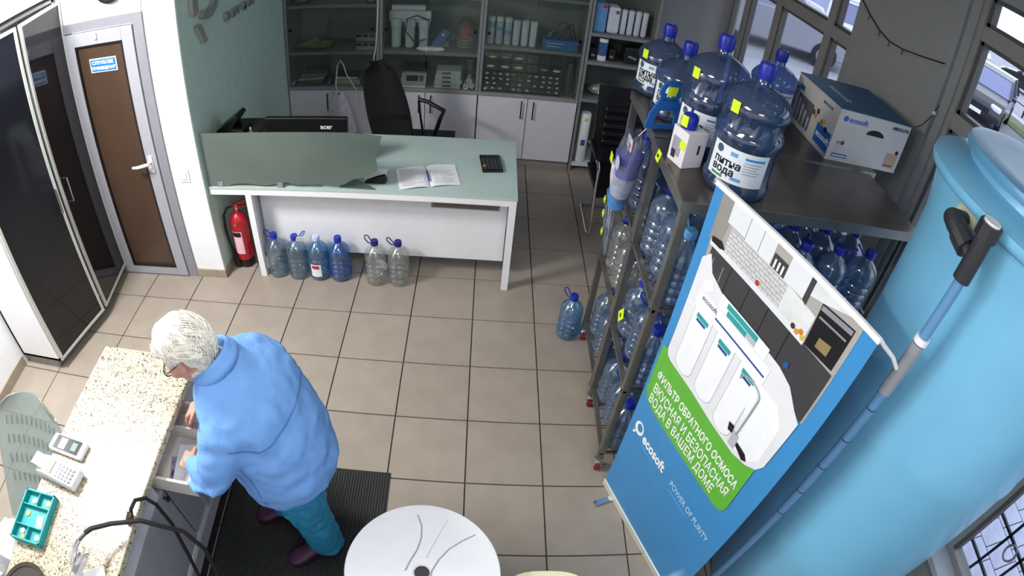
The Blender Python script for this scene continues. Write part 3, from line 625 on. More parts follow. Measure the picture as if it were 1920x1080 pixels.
# bay 4
t = thing('blue_binder', 'blue packaged cartridge at the left of the open shelving bay', 'package', (.53, .6, 1.427))
box('case', mat('binder_blue', '#5f8fc0', .45), (.46, .565, .53, .70, 1.427, 1.70), t, bevel=.008); box('tag', MATS['tag_red'], (.52, .56, .527, .53, 1.66, 1.69), t)
t = thing('white_package', 'wide white packaged cartridge beside the blue one', 'package', (.64, .6, 1.427))
box('case', fw, (.58, .685, .53, .70, 1.427, 1.68), t, bevel=.02); box('tag', MATS['tag_red'], (.64, .67, .527, .53, 1.62, 1.65), t)
for q in range(4): canister('filter_cartridge', ('first', 'second', 'third', 'fourth')[q] + ' slim white cartridge right of the wide white package', .728 + q * .066, .58, 1.427, .23, .027, fw, fw, 'slim white cartridges in the open bay')
t = thing('cleaner_bottle', 'small white cleaner bottle with blue print and dark cap in the open bay', 'bottle', (.58, .58, 1.15))
MB().lathe([(.038, 0), (.042, .01), (.042, .20), (.036, .215)], (.58, .57, 1.152), 16).build('body', white_p, t, smooth=True); MB().lathe([(.0425, .05), (.0425, .18)], (.58, .57, 1.152), 16, cap=False).build('label', mat('label_blue', '#3d5b93', .5, noise=.3, scale=40), t, smooth=True)
MB().cyl((.58, .57, 1.366), (.58, .57, 1.392), .038, n=14).build('cap', black, t)
for q, (x_, w_, h_) in enumerate(((.495, .07, .11), (.665, .06, .12), (.86, .17, .16))):
    t = thing('dark_case', ('small dark bag at the left of the cleaner bottle', 'small dark bag at the right of the cleaner bottle', 'dark smoked case on the second open shelf')[q], 'case', (x_, .62, 1.15))
    MB().obox((x_, .62, 1.152 + h_ / 2), (w_, .14, h_), (0, 0, .1)).build('case', mat('case_dark', '#1d1f1e', .4, noise=.3), t, bevel=.012); MB().obox((x_, .545, 1.152 + h_ * .4), (w_ * .5, .006, .02), (0, .3, .1)).build('clasp', alu, t)
t = thing('white_pouch', 'translucent white pouch lying on the lower open shelf', 'pouch', (.62, .6, .777))
MB().ball((.63, .62, .839), .06, 14, (2.0, 1.1, 1.0)).build('pouch', clear_mat('pouch_white', '#dfe2e0', .1, .2, body=.6, body_col='#a9aca9'), t, smooth=True); box('label', paper, (.60, .66, .548, .553, .82, .84), t)
t = thing('filter_housing', 'tall white filter cartridge standing at the foot of the open bay', 'water filter', (.52, .56, .09))
MB().lathe([(.045, 0), (.052, .01), (.052, .50), (.045, .52)], (.525, .55, .092), 18).build('cartridge', white_p, t, smooth=True)
box('blue_label', mat('print_blue', '#33528f', .5), (.505, .545, .495, .499, .28, .34), t); box('yellow_label', mat('sticker_yellow', '#c8d42f', .5), (.51, .54, .495, .499, .54, .57), t)
# ================================================================= water bottles
cap_blue = mat('cap_blue', '#1c2c9e', 0.35, noise=0.04); cap_navy = mat('cap_navy', '#16216b', 0.35); cap_pale = mat('cap_pale', '#b9c4e6', .4); cap_light = mat('cap_light_blue', '#5f9fd8', .4)
PB = [(.055, 0), (.073, .006), (.078, .025), (.078, .045), (.069, .056), (.0785, .067), (.0785, .089), (.0695, .100), (.0785, .111), (.0785, .129), (.0695, .140), (.078, .151), (.078, .167), (.0695, .178), (.0785, .189), (.0785, .215), (.0775, .235), (.073, .252), (.062, .268), (.045, .284), (.030, .296), (.0225, .304), (.0215, .318)]
PET = {'grey': clear_mat('pet_grey_blue', '#d3e0ea', .15, .05, body=.13, body_col='#8fb0c8', edge=.65),
       'blue': clear_mat('pet_blue', '#b5d6f0', .15, .05, body=.16, body_col='#6fabdc', edge=.6),
       'deep': clear_mat('pet_deep_blue', '#86b0e0', .15, .05, body=.25, body_col='#4a80c8', edge=.5),
       'clear': clear_mat('pet_clear', '#eef0ef', .16, .05, body=.12, body_col='#cfd3d2', edge=.7),
       'rack': clear_mat('pet_rack', '#b4c8de', .12, .09, body=.24, body_col='#7f9dbd', edge=.45)}
def pet_fn(t, r, z): return r * (1 + (.025 * math.cos(5 * t) if .02 < z < .2 else 0))
PROTO = {}
def pet_bottle(loc, kind, cap_m, rz, label, cat='bottle', group=None, handle=True, paper_label=None, scale=1.0):
    key = (kind, cap_m.name, handle, paper_label)
    if key not in PROTO:
        t = thing('water_bottle', label, cat, (0, 0, 0))
        MB().lathe(PB, n=20, fn=pet_fn).build('body', PET[kind], t, world=False, smooth=70)
        c = MB().lathe([(.026, .312), (.027, .316), (.027, .343), (.024, .348), (.006, .3485)], n=18).build('cap', cap_m, t, world=False, smooth=True)
        MB().tube([(.024, 0, .311), (.042, .016, .322), (.070, .020, .350), (.082, 0, .358), (.070, -.020, .350), (.042, -.016, .322)], .0042, 6, closed=True).build('carry_loop', cap_m, t, world=False, smooth=True) if handle else None
        if paper_label:
            col1, col2, a0, a1, z0, z1 = paper_label
            l = MB().sheet(lambda u, v: (.0805 * math.cos(a0 + (a1 - a0) * u), .0805 * math.sin(a0 + (a1 - a0) * u), z0 + (z1 - z0) * v), 8, 2).build('label', mat('label_' + col1[1:], col1, .5), t, world=False, smooth=60)
            zm = z0 + (z1 - z0) * .35
            MB().sheet(lambda u, v: (.0812 * math.cos(a0 + (a1 - a0) * (.12 + .7 * u)), .0812 * math.sin(a0 + (a1 - a0) * (.12 + .7 * u)), zm + (z1 - z0) * (.38 if col2 == '#b03030' else .0) - .01 + .03 * v), 6, 1).build('label_print', mat('label_' + col2[1:], col2, .5), l, world=False)
        PROTO[key] = t; b = t
    else:
        b = copy_tree(PROTO[key])
    b['label'] = label; b['category'] = cat
    if group: b['group'] = group
    elif 'group' in b: del b['group']
    b.scale = (scale, scale, scale * 1.03)
    place(b, loc, rz); return b
gd = 'water bottles in front of the desk'
pet_bottle((-1.888, -1.305, 0), 'grey', cap_blue, 2.9, 'leftmost grey-blue water bottle in front of the desk, loop of its cap pointing left', group=gd, scale=1.0)
pet_bottle((-1.724, -1.315, 0), 'grey', cap_blue, .4, 'second grey-blue water bottle from the left, a white tag on its cap', group=gd, scale=1.0)
tg = thing('price_tag', 'white paper tag stuck on the cap of the second bottle', 'tag', (-1.69, -1.33, .35))
MB().obox((-1.668, -1.352, .352), (.055, .004, .045), (0.3, .2, .3)).build('tag', white_p, tg); MB().cyl((-1.69, -1.336, .355), (-1.675, -1.35, .355), .003, n=6).build('string', cable_m, tg)
pet_bottle((-1.561, -1.31, 0), 'blue', cap_pale, 0, 'pale blue water bottle with a white label and pale cap in front of the desk', group=gd, handle=False, paper_label=('#e9eaee', '#b03030', -2.15, -1.15, .045, .15), scale=1.0)
pet_bottle((-1.40, -1.31, 0), 'deep', cap_blue, 0, 'deep blue water bottle without a label in front of the desk', group=gd, handle=False, scale=1.0)
pet_bottle((-1.13, -1.33, 0), 'clear', cap_navy, 2.7, 'clear water bottle with a blue and black label in front of the desk', group=gd, paper_label=('#dfe4ee', '#1f4f9c', -2.2, -.95, .05, .125), scale=1.0)
pet_bottle((-.965, -1.325, 0), 'clear', cap_navy, 3.0, 'unlabelled clear water bottle at the right end of the row by the desk', group=gd, scale=1.0)
pet_bottle((.215, -1.765, 0), 'blue', cap_blue, 2.4, 'single blue water bottle standing on the floor beside the rack', scale=.98)
# ================================================================= two steel racks
def rack(label, x0, x1, y0, y1, h, lx):
    t = thing('bottle_rack', label, 'rack', ((x0 + x1) / 2, (y0 + y1) / 2, 0), group='steel bottle racks')
    p = .034
    for x, y in ((x0, y0), (x1 - p, y0), (x0, y1 - p), (x1 - p, y1 - p)):
        l = box('post', steel, (x, x + p, y, y + p, .10, h - .03), t)
        cx, cy = x + p / 2, y + p / 2
        MB().cyl((cx, cy, .075), (cx, cy, .105), .024, n=12).build('castor_plate', chrome, l)
        MB().cyl((cx - .014, cy, .031), (cx + .014, cy, .031), .031, n=16).build('castor_wheel', mat('castor_red', '#7a1f28', .45), l)
        MB().slab([(cx - .021, cy - .02, .03), (cx - .016, cy - .02, .03), (cx - .016, cy - .02, .075), (cx + .016, cy - .02, .075), (cx + .016, cy - .02, .03), (cx + .021, cy - .02, .03), (cx + .021, cy - .02, .08), (cx - .021, cy - .02, .08)], (0, .04, 0)).build('castor_fork', chrome, l)
    for z in lx:
        s = box('shelf', steel, (x0 + .02, x0 + .032, y0 + .005, y1 - .005, z - .012, z - .0005), t)
        for q in range(7): MB().cyl((x0 + .01, y0 + .04 + (y1 - y0 - .08) * q / 6, z - .0045), (x1 - .01, y0 + .04 + (y1 - y0 - .08) * q / 6, z - .0045), .004, n=6).build('shelf_rod', steel, s)
        for a in ((x0 + .006, x0 + .020, y0, y1), (x1 - .020, x1 - .006, y0, y1), (x0, x1, y0 + .006, y0 + .020), (x0, x1, y1 - .020, y1 - .006)):
            box('shelf_rail', steel, a + (z - .016, z - .0005), s)
    tp = box('top_sheet', mat('top_steel', '#6b645e', .28, .75, noise=.18, scale=6), (x0 - .004, x1 + .004, y0 - .004, y1 + .004, h - .018, h), t)
    box('top_edge', steel, (x0 - .006, x1 + .006, y0 - .010, y0 - .004, h - .045, h), tp); box('top_edge', steel, (x0 - .010, x0 - .004, y0 - .004, y1 + .004, h - .045, h), tp)
    for z in lx[1:]: pass
    return t
SH = (.17, .705, 1.225)
rack('near steel rack on red castors packed with blue-capped bottles, behind the banner', .285, 1.44, -2.83, -2.345, 1.75, SH)
rack('far steel rack on red castors with a bag of cups hanging from it', .300, 1.50, -2.305, -1.785, 1.75, SH)
rk = 'bottles packed on the racks'
nth = ('first', 'second', 'third', 'fourth', 'fifth', 'sixth')
lev = ('bottom', 'middle', 'top')
for li, z in enumerate(SH):
    for ri, y in enumerate((-2.747, -2.588, -2.43)):
        for ci in range(6):
            if li < 2 and ci > 2: continue
            x = .386 + ci * .182 + (.012 if ri == 1 else 0)
            lab = 'bottle %s from the left in the %s row of the near rack\'s %s shelf' % (nth[ci], ('front', 'middle', 'rear')[ri], lev[li])
            pet_bottle((x, y + random.uniform(-.004, .004), z + .0005), 'rack', cap_light if (li == 2 and ri == 0 and ci == 0) else cap_navy if ci == 0 and li == 2 else cap_blue, random.uniform(0, 6.28), lab, group=rk, scale=.975)
    for ri, y in enumerate((-2.225, -2.06, -1.895)):
        for ci in range(2):
            x = .398 + ci * .182
            lab = 'bottle %s from the left in the %s row of the far rack\'s %s shelf' % (nth[ci], ('front', 'middle', 'rear')[ri], lev[li])
            pet_bottle((x, y, z + .0005), 'clear' if li == 1 else 'rack', cap_blue, random.uniform(0, 6.28), lab, group=rk, scale=.975)
# ================================================================= large carboys on the racks
car_m = clear_mat('carboy_blue', '#93a9cc', .10, .06, body=.28, body_col='#51678c', edge=.4, nscale=9)
lab_w = mat('label_paper', '#e3e8ec', .5, noise=.04); lab_ink = mat('label_ink', '#20283f', .5, noise=0); lab_b = mat('label_blue_bar', '#3f8fc8', .5, noise=0); lab_gr = mat('label_green', '#4f8a68', .5, noise=0); lime = mat('sticker_lime', '#d4ee23', .5, noise=0)
def bend_text(name, body, size, R, a0, z, m, parent, sx=1.0):
    o = text_obj(name, body, size, (0, 0, 0), (1, 0, 0), (0, 1, 0), m, None, extrude=.0002, bold=size * .03)
    for v in o.data.vertices:
        x, y = v.co.x * sx, v.co.y; a = a0 + x / R
        v.co = ((R + .0006) * math.cos(a), (R + .0006) * math.sin(a), z + y)
    o.parent = parent; return o
TALL = [(.105, 0), (.128, .006), (.134, .02), (.134, .045), (.127, .055), (.127, .20), (.134, .212), (.1365, .232), (.134, .250), (.1255, .258), (.1255, .315), (.134, .323), (.1365, .338), (.134, .352), (.122, .375), (.095, .398), (.060, .415), (.036, .424), (.030, .430), (.0285, .455)]
SHORT = [(.105, 0), (.128, .006), (.134, .02), (.134, .04), (.128, .048), (.128, .175), (.134, .185), (.136, .20), (.132, .215), (.115, .240), (.085, .262), (.050, .280), (.032, .288), (.0285, .315)]
def carboy(prof, label, loc, rz, group, sticker=True):
    t = thing('water_carboy', label, 'bottle', (0, 0, 0), group=group); H = prof[-1][1]; tall = len(prof) > 16
    def fn(a, r, z):
        if tall and .256 < z < .317: return r * (1 + .022 * (1 if math.cos(10 * a) > .2 else -1))
        return r
    MB().lathe(prof, n=40, fn=fn).build('body', car_m, t, world=False, smooth=50)
    c = MB().lathe([(.0315, H - .006), (.033, H - .002), (.0335, H + .05), (.030, H + .056), (.022, H + .057), (.021, H + .054)], n=20).build('cap', cap_blue, t, world=False, smooth=True)
    for k in range(10):
        a = k * .628; MB().box(.0325, .0345, -.002, .002, H, H + .045).build('cap_rib', cap_blue, c, world=False).rotation_euler = (0, 0, a)
    R = .1285; a0, a1 = -.95, .95; z0, z1 = .06, (.195 if tall else .172)
    l = MB().sheet(lambda u, v: (R * math.cos(a0 + (a1 - a0) * u), R * math.sin(a0 + (a1 - a0) * u), z0 + (z1 - z0) * v), 16, 1).build('label', lab_w, t, world=False, smooth=60)
    h = z1 - z0
    def strip(nm, m, u0, u1, v0, v1): MB().sheet(lambda u, v: ((R + .0005) * math.cos(a0 + (a1 - a0) * (u0 + (u1 - u0) * u)), (R + .0005) * math.sin(a0 + (a1 - a0) * (u0 + (u1 - u0) * u)), z0 + h * (v0 + (v1 - v0) * v)), 6, 1).build(nm, m, l, world=False)
    bend_text('lettering', 'питна', .042, R, a0 + .18, z0 + h * .44, lab_ink, l); bend_text('lettering', 'вода', .042, R, a0 + .18, z0 + h * .20, lab_ink, l)
    MB().sheet(lambda u, v: ((R + .0006) * math.cos(a0 + .30 + .016 / R * math.cos(2 * PI * u) * v), (R + .0006) * math.sin(a0 + .30 + .016 / R * math.cos(2 * PI * u) * v), z0 + h * .84 + .016 * math.sin(2 * PI * u) * v), 16, 1).build('emblem', mat('label_slate', '#46566b', .5), l, world=False)
    strip('blue_bar', lab_b, .60, .93, .80, .87); strip('green_pill', lab_gr, .10, .32, .05, .13)
    for k in range(5): strip('small_print', mat('label_fine', '#8f9ab5', .6), .60, .88 - .03 * (k % 3), .70 - k * .08, .725 - k * .08)
    strip('splash', mat('label_splash', '#6f9fd0', .5), .45, .62, .10, .20); strip('splash', mat('label_splash', '#6f9fd0', .5), .36, .48, .78, .90)
    if sticker:
        zs = .325 if tall else .195; Rs = .138
        MB().sheet(lambda u, v: (Rs * math.cos(-.62 + .26 * u), Rs * math.sin(-.62 + .26 * u), zs + .045 * v), 4, 1).build('price_sticker', lime, t, world=False)
    place(t, loc, rz); return t
cg = 'large blue water carboys on the racks'
ZT = 1.7505
carboy(TALL, 'nearest tall ribbed blue carboy with a white label, at the near rack corner', (.535, -2.665, ZT), math.radians(238), cg)
carboy(TALL, 'tall ribbed blue carboy just behind the nearest one', (.485, -2.36, ZT), math.radians(235), cg)
carboy(SHORT, 'short blue carboy behind the blue bottle carrier', (.455, -2.045, ZT), math.radians(240), cg, False)
carboy(SHORT, 'farthest short blue carboy with a lime sticker, at the far rack corner', (.435, -1.76, ZT), math.radians(236), cg)
carboy(SHORT, 'short blue carboy standing alone in front of the window', (1.05, -1.80, ZT), math.radians(250), cg, False)
# ----------------------------------------------------------------- small things on the racks
hb = thing('bottle_carrier', 'blue plastic bottle carrier handle leaning on the carboys', 'bottle handle', (.33, -2.2, ZT))
cblue = mat('carrier_blue', '#2563ae', .4)
def hp(u, v): # local board frame leaning back: u across, v up the board
    o_ = Vector((.262, -2.245, ZT + .003)); U = Vector((.97, .20, 0)).normalized(); Vv = Vector((.10, .14, .98)).normalized(); return o_ + U * u + Vv * v
def ring2(out, inn, nm, m, par):
    mb = MB(); n = len(out)
    d = Vector((.2, -.97, .1)).normalized() * .012
    for k in range(n):
        j = (k + 1) % n; mb.slab([hp(*out[k]), hp(*out[j]), hp(*inn[j]), hp(*inn[k])], d)
    return mb.build(nm, m, par)
cir = lambda cx, cy, rx, ry, n=20: [(cx + rx * math.cos(2 * PI * k / n), cy + ry * math.sin(2 * PI * k / n)) for k in range(n)]
ring2(cir(.075, .175, .055, .05), cir(.075, .175, .034, .03), 'neck_ring', cblue, hb)
ring2([(-.01, .0), (.16, .0), (.155, .07), (.12, .14), (.03, .14), (-.005, .07)], [(.025, .022), (.125, .022), (.122, .062), (.105, .085), (.045, .085), (.028, .062)], 'grip', cblue, hb)
MB().slab([hp(.06, .155), hp(.095, .155), hp(.10, .195), (hp(.062, .195))], Vector((.2, -.97, .1)) * .016).build('price_sticker', lime, hb)
sb = thing('pump_box', 'small white carton of a bottle pump beside the nearest carboy', 'box', (.36, -2.53, ZT), math.radians(20))
box('carton', mat('pump_carton', '#ded9de', .5, noise=.03), (-.05, .05, -.05, .05, 0, .15), sb, world=False, bevel=.002)
box('picture', mat('pump_picture', '#9a96a0', .5), (-.0515, -.05, -.02, .035, .035, .11), sb, world=False); box('picture_outlet', lab_ink, (-.0522, -.0515, .005, .03, .02, .055), sb, world=False)
box('price_sticker', lime, (-.052, -.05, -.045, -.012, .075, .11), sb, world=False); box('emblem', lab_ink, (.01, .02, -.0515, -.05, .06, .10), sb, world=False)
pu = thing('bottle_pump', 'blue bottle pump cap standing on the small white carton', 'pump', (.335, -2.52, ZT + .15))
MB().lathe([(.032, 0), (.034, .006), (.034, .045), (.024, .058), (.010, .062)], (.345, -2.525, ZT + .151), 18).build('cap', cap_blue, pu, smooth=True)
MB().cyl((.345, -2.525, ZT + .21), (.345, -2.525, ZT + .235), .006, n=8).build('spout', cap_blue, pu)
MB().obox((.317, -2.545, ZT + .185), (.004, .032, .045), (0, 0, .6)).build('price_sticker', lime, pu)
tg = thing('price_tag', 'lime price tag on the rack edge beside the white pump carton', 'tag', (.275, -2.5, 1.74)); MB().obox((.272, -2.47, 1.735), (.003, .045, .045), (0, .2, 0)).build('tag', lime, tg); MB().obox((.2695, -2.47, 1.735), (.001, .02, .012), (0, .2, 0)).build('print', lab_ink, tg)
tg = thing('price_tag', 'lime price tag on a bottle in the middle of the near rack', 'tag', (.30, -2.45, .86)); MB().obox((.297, -2.47, .855), (.003, .055, .055), (.5, .25, 0)).build('tag', lime, tg); MB().obox((.294, -2.47, .855), (.001, .02, .012), (.5, .25, 0)).build('print', lab_ink, tg)
# bag of cups hanging on the far rack
bgc = thing('cup_bag', 'clear bag of blue and white paper cups hanging on the far rack', 'bag', (.24, -2.2, 1.3))
def cbf(u, v):
    a = 2 * PI * u; w = .085 * (math.sin(PI * min(1, .12 + v * .85)) ** .6); c = Vector((.225, -2.24 + .08 * v, 1.715 - .44 * v))
    return (c.x + .055 * math.cos(a) * (w / .085) + .008 * math.sin(5 * a), c.y + w * 1.15 * math.sin(a), c.z + .012 * math.sin(3 * a))
MB().sheet(cbf, 20, 14).build('bag', clear_mat('bag_film', '#e2e6ee', .12, .08, body=.10, body_col='#c9cfe0', edge=.4), bgc, smooth=70)
MB().lathe([(.045, 0), (.062, .10), (.064, .17)], (.225, -2.19, 1.365), 16).build('cup', mat('cup_white', '#c9cada', .5, noise=.3, scale=30), bgc, smooth=True)
MB().lathe([(.05, 0), (.066, .12)], (.225, -2.225, 1.49), 16).build('cup', mat('cup_violet', '#5a57b0', .45, noise=.15), bgc, smooth=True)
MB().lathe([(.04, 0), (.058, .08)], (.225, -2.175, 1.29), 16).build('cup', mat('cup_blue', '#4a86c4', .45, noise=.3, scale=25), bgc, smooth=True)
box('header_card', mat('card_white', '#cfcfd2', .5), (.20, .206, -2.30, -2.22, 1.65, 1.705), bgc); box('card_print', MATS['tag_red'], (.198, .2, -2.29, -2.265, 1.66, 1.685), bgc)
box('price_sticker', lime, (.158, .161, -2.185, -2.14, 1.525, 1.57), bgc)
MB().cyl((.164, -2.275, 1.58), (.161, -2.275, 1.58), .032, n=16).build('round_print', mat('print_pale', '#b7c4d8', .5), bgc); 
MB().tube([(.24, -2.24, 1.705), (.275, -2.24, 1.757), (.29, -2.24, 1.756)], .004, 6).build('hook', chrome, bgc)
# second bag lower
bg2 = thing('lid_bag', 'clear bag of blue-tagged lids hanging below the cup bag', 'bag', (.26, -1.95, 1.1))
MB().sheet(lambda u, v: (.245 + .03 * math.cos(2 * PI * u) * math.sin(PI * (.08 + .88 * v)), -1.95 - .16 * v + .055 * math.sin(2 * PI * u) * math.sin(PI * (.08 + .88 * v)), 1.30 - .36 * v), 14, 10).build('bag', MATS['bag_film'], bg2, smooth=70)
for k, (y_, z_) in enumerate(((-1.975, 1.20), (-2.0, 1.13), (-2.05, 1.05))):
    MB().obox((.235, y_, z_), (.02, .045, .035), (.3 * k, 0, 0)).build('lid', (cap_navy, cap_blue, cap_navy)[k], bg2, bevel=.005)
    MB().obox((.214, y_ - .012, z_ + .01), (.004, .028, .035), (.4, 0, 0)).build('price_sticker', lime, bg2)
MB().tube([(.245, -1.95, 1.30), (.26, -1.95, 1.32), (.31, -1.95, 1.33)], .003, 6).build('hook', chrome, bg2)
# carton
cx = thing('filter_carton', 'big white and blue filter carton on the far rack under the window', 'box', (1.43, -2.11, ZT))
cw = mat('carton_print_white', '#c2bfb9', .55, noise=.03); cbl = mat('carton_print_blue', '#2c5577', .55, noise=.05); lb = mat('logo_blue', '#2563a8', .5)
X0, X1, Y0, Y1, Z0, Z1 = 1.19, 1.665, -2.265, -1.80, ZT, ZT + .275
MB().box(X0, X1, Y0, Y1, Z0, Z1).build('body', cw, cx)
box('top_flap', cbl, (X0 - .002, X1 + .002, Y0 - .002, (Y0 + Y1) / 2 - .001, Z1, Z1 + .003), cx); box('top_flap', cbl, (X0 - .002, X1 + .002, (Y0 + Y1) / 2 + .001, Y1 + .002, Z1, Z1 + .003), cx)
text_obj('lettering', 'ecosoft', .07, (X0 + .10, Y0 + .33, Z1 + .0035), (0, -1, 0), (1, 0, 0), mat('logo_pale', '#8fa0ad', .5), cx, bold=.001)
yf = Y0 - .0008
MB().cyl((X0 + .045, Y0 - .001, Z1 - .045), (X0 + .045, Y0, Z1 - .045), .015, n=16).build('drop_emblem', lb, cx)
text_obj('lettering', 'ecosoft', .040, (X0 + .066, yf, Z1 - .058), (1, 0, 0), (0, 0, 1), lb, cx, bold=.001)
text_obj('lettering', 'ABSOLUTE', .024, (X1 - .125, yf, Z1 - .038), (1, 0, 0), (0, 0, 1), lab_ink, cx, bold=.001)
hh = []
for k in range(9): a = PI * k / 8; hh.append((X0 + .255 + .06 * math.cos(a), yf, Z1 - .10 + .032 * math.sin(a)))
MB().slab(hh, (0, -.0006, 0)).build('hand_hole', mat('hole_dark', '#15110f', .8), cx)
box('blue_strip', lb, (X0 + .03, X0 + .125, yf - .0006, yf, Z0 + .022, Z0 + .042), cx); box('strip_print', sw, (X0 + .036, X0 + .118, yf - .0009, yf - .0006, Z0 + .029, Z0 + .034), cx)
MB().cyl((X0 + .045, yf, Z0 + .10), (X0 + .045, yf - .0006, Z0 + .10), .011, n=14).build('badge', mat('badge_violet', '#8d7f95', .5), cx); MB().cyl((X0 + .072, yf, Z0 + .102), (X0 + .072, yf - .0006, Z0 + .102), .012, n=14).build('badge', mat('badge_red', '#6d3129', .5), cx)
for k in range(3): box('fine_print', MATS['ink_grey'], (X0 + .032, X0 + .085, yf - .0005, yf, Z0 + .058 + .010 * k, Z0 + .063 + .010 * k), cx)
box('kraft_label', mat('kraft', '#b59a7c', .7, noise=.05), (X1 - .10, X1 - .02, yf - .0006, yf, Z0 + .022, Z0 + .105), cx); box('kraft_print', MATS['tag_red'], (X1 - .095, X1 - .035, yf - .0009, yf - .0006, Z0 + .03, Z0 + .04), cx)
MB().cyl((X1 - .035, yf, Z0 + .115), (X1 - .035, yf - .0006, Z0 + .115), .012, n=14).build('hole', MATS['hole_dark'], cx)
xl = X0 - .0008
box('blue_panel', lb, (xl - .0005, xl, Y0 + .01, Y0 + .16, Z0 + .025, Z0 + .125), cx); text_obj('panel_text', 'ecosoft', .046, (xl - .0006, Y0 + .15, Z0 + .062), (0, -1, 0), (0, 0, 1), sw, cx, bold=.001)
box('photo_panel', mat('photo_grey', '#5b5560', .5, noise=.25, scale=20), (xl - .0004, xl, Y0 + .235, Y0 + .41, Z0 + .03, Z0 + .18), cx)
for k in range(4): box('photo_bar', mat('photo_white', '#aaa6a8', .5), (xl - .0007, xl - .0004, Y0 + .25 + .042 * k, Y0 + .27 + .042 * k, Z0 + .035, Z0 + .10 + .02 * k), cx)
for k, (c_, y_, z_) in enumerate((('#b98a3a', .20, .14), ('#7a2a22', .185, .17), ('#c4a24a', .11, .15), ('#4f5a35', .225, .15), ('#2a2628', .075, .12), ('#b07a30', .13, .135))):
    MB().cyl((xl, Y0 + y_, Z0 + z_), (xl - .0006, Y0 + y_, Z0 + z_), .016, n=10).build('photo_fruit', mat('fruit_%d' % k, c_, .5), cx)
text_obj('lettering', 'ABSOLUTE', .022, (xl - .0006, Y0 + .17, Z1 - .045), (0, -1, 0), (0, 0, 1), lab_ink, cx); box('blue_tab', lb, (xl - .0006, xl, Y0 + .375, Y0 + .43, Z1 - .075, Z1 - .05), cx)
# ================================================================= fire extinguisher
ex = thing('fire_extinguisher', 'red fire extinguisher with a pink-white label under the desk end', 'extinguisher', (-2.19, -1.22, 0))
red = mat('extinguisher_red', '#a3121c', .3, noise=.05, coat=.3)
MB().lathe([(.055, 0), (.062, .01), (.062, .07), (.058, .075)], (-2.19, -1.22, 0), 20).build('foot', black, ex, smooth=True)
MB().lathe([(.05, 0), (.068, .02), (.070, .32), (.066, .36), (.045, .40), (.022, .415), (.02, .44)], (-2.19, -1.22, .06), 24).build('cylinder', red, ex, smooth=True)
l = MB().sheet(lambda u, v: (-2.19 + .0712 * math.cos(-2.25 + 1.15 * u), -1.22 + .0712 * math.sin(-2.25 + 1.15 * u), .14 + .20 * v), 8, 1).build('label', mat('label_pink', '#e5bcc8', .5), ex, smooth=60)
MB().sheet(lambda u, v: (-2.19 + .0718 * math.cos(-2.2 + 1.0 * u), -1.22 + .0718 * math.sin(-2.2 + 1.0 * u), .295 + .04 * v), 8, 1).build('label_band', black, l)
MB().cyl((-2.19, -1.22, .50), (-2.19, -1.22, .54), .018, n=12).build('valve', chrome, ex)
MB().bar((-2.21, -1.235, .545), (-2.10, -1.20, .575), .02, .012).build('lever', red, ex); MB().bar((-2.21, -1.235, .53), (-2.11, -1.20, .52), .02, .010).build('grip', red, ex)
MB().tube([(-2.20, -1.23, .53), (-2.245, -1.26, .535), (-2.275, -1.28, .48), (-2.283, -1.28, .36), (-2.277, -1.275, .24), (-2.265, -1.27, .16)], .010, 8).build('hose', black, ex, smooth=True)
MB().cyl((-2.266, -1.27, .17), (-2.245, -1.265, .02), .012, .030, n=14).build('horn', black, ex)
MB().cyl((-2.19, -1.285, .40), (-2.19, -1.292, .405), .012, n=10).build('gauge', MATS['badge_red'], ex)
# ================================================================= roll-up banner
BA = Vector((.338, -2.925, 0)); BB = Vector((.612, -3.645, 0)); BU = (BB - BA).normalized(); BN = Vector((BU.y, -BU.x, 0))   # BN towards the viewer side
if BN.x > 0: BN = -BN
bn = thing('roll_up_banner', 'tall blue roll-up banner advertising a reverse osmosis water filter', 'banner', (.475, -3.285, 0))
def bp(u, z, k=0.0): q = BA + BU * u + BN * k; return (q.x, q.y, z)
def bpoly(name, m, pts, lay, par=bn): return MB().slab([bp(u, z, .002 + lay * .0006) for u, z in pts], BN * .0004).build(name, m, par)
bblue = mat('banner_blue', '#3a88c2', .35, noise=.03); pw_ = mat('print_paper_white', '#dfe0e4', .35, noise=.02); pgreen = mat('print_green', '#5fae3a', .4, noise=.03)
pdark = mat('print_charcoal', '#3b3b3d', .4, noise=.08); pgrey = mat('print_grey_wall', '#a3a19c', .4, noise=.05); pcab = mat('print_cabinet', '#d8dce0', .4, noise=.02); pline = mat('print_line', '#8b8f98', .4)
sheet = MB().slab([bp(0, .035), bp(.766, .035), bp(.766, 1.888), bp(0, 1.888)], BN * .0015).build('printed_sheet', bblue, bn)
MB().slab([bp(-.002, 1.884, -.006), bp(.768, 1.884, -.006), bp(.768, 1.903, -.006), bp(-.002, 1.903, -.006)], BN * .012).build('top_rail', mat('rail_white', '#e6e6ea', .35, noise=.02), bn)
MB().slab([bp(-.01, .0, -.06), bp(.776, .0, -.06), bp(.776, .055, -.06), bp(-.01, .055, -.06)], BN * .068).build('base_cassette', alu_light, bn, bevel=.008)
for u_ in (.10, .66): MB().obox(bp(u_, .008, .03), (.03, .16, .012), (0, 0, math.atan2(BU.y, BU.x))).build('foot', chrome, bn)
MB().tube([bp(.38, .05, -.03), bp(.38, 1.0, -.035), bp(.38, 1.89, -.012)], .009, 8).build('support_pole', alu, bn)
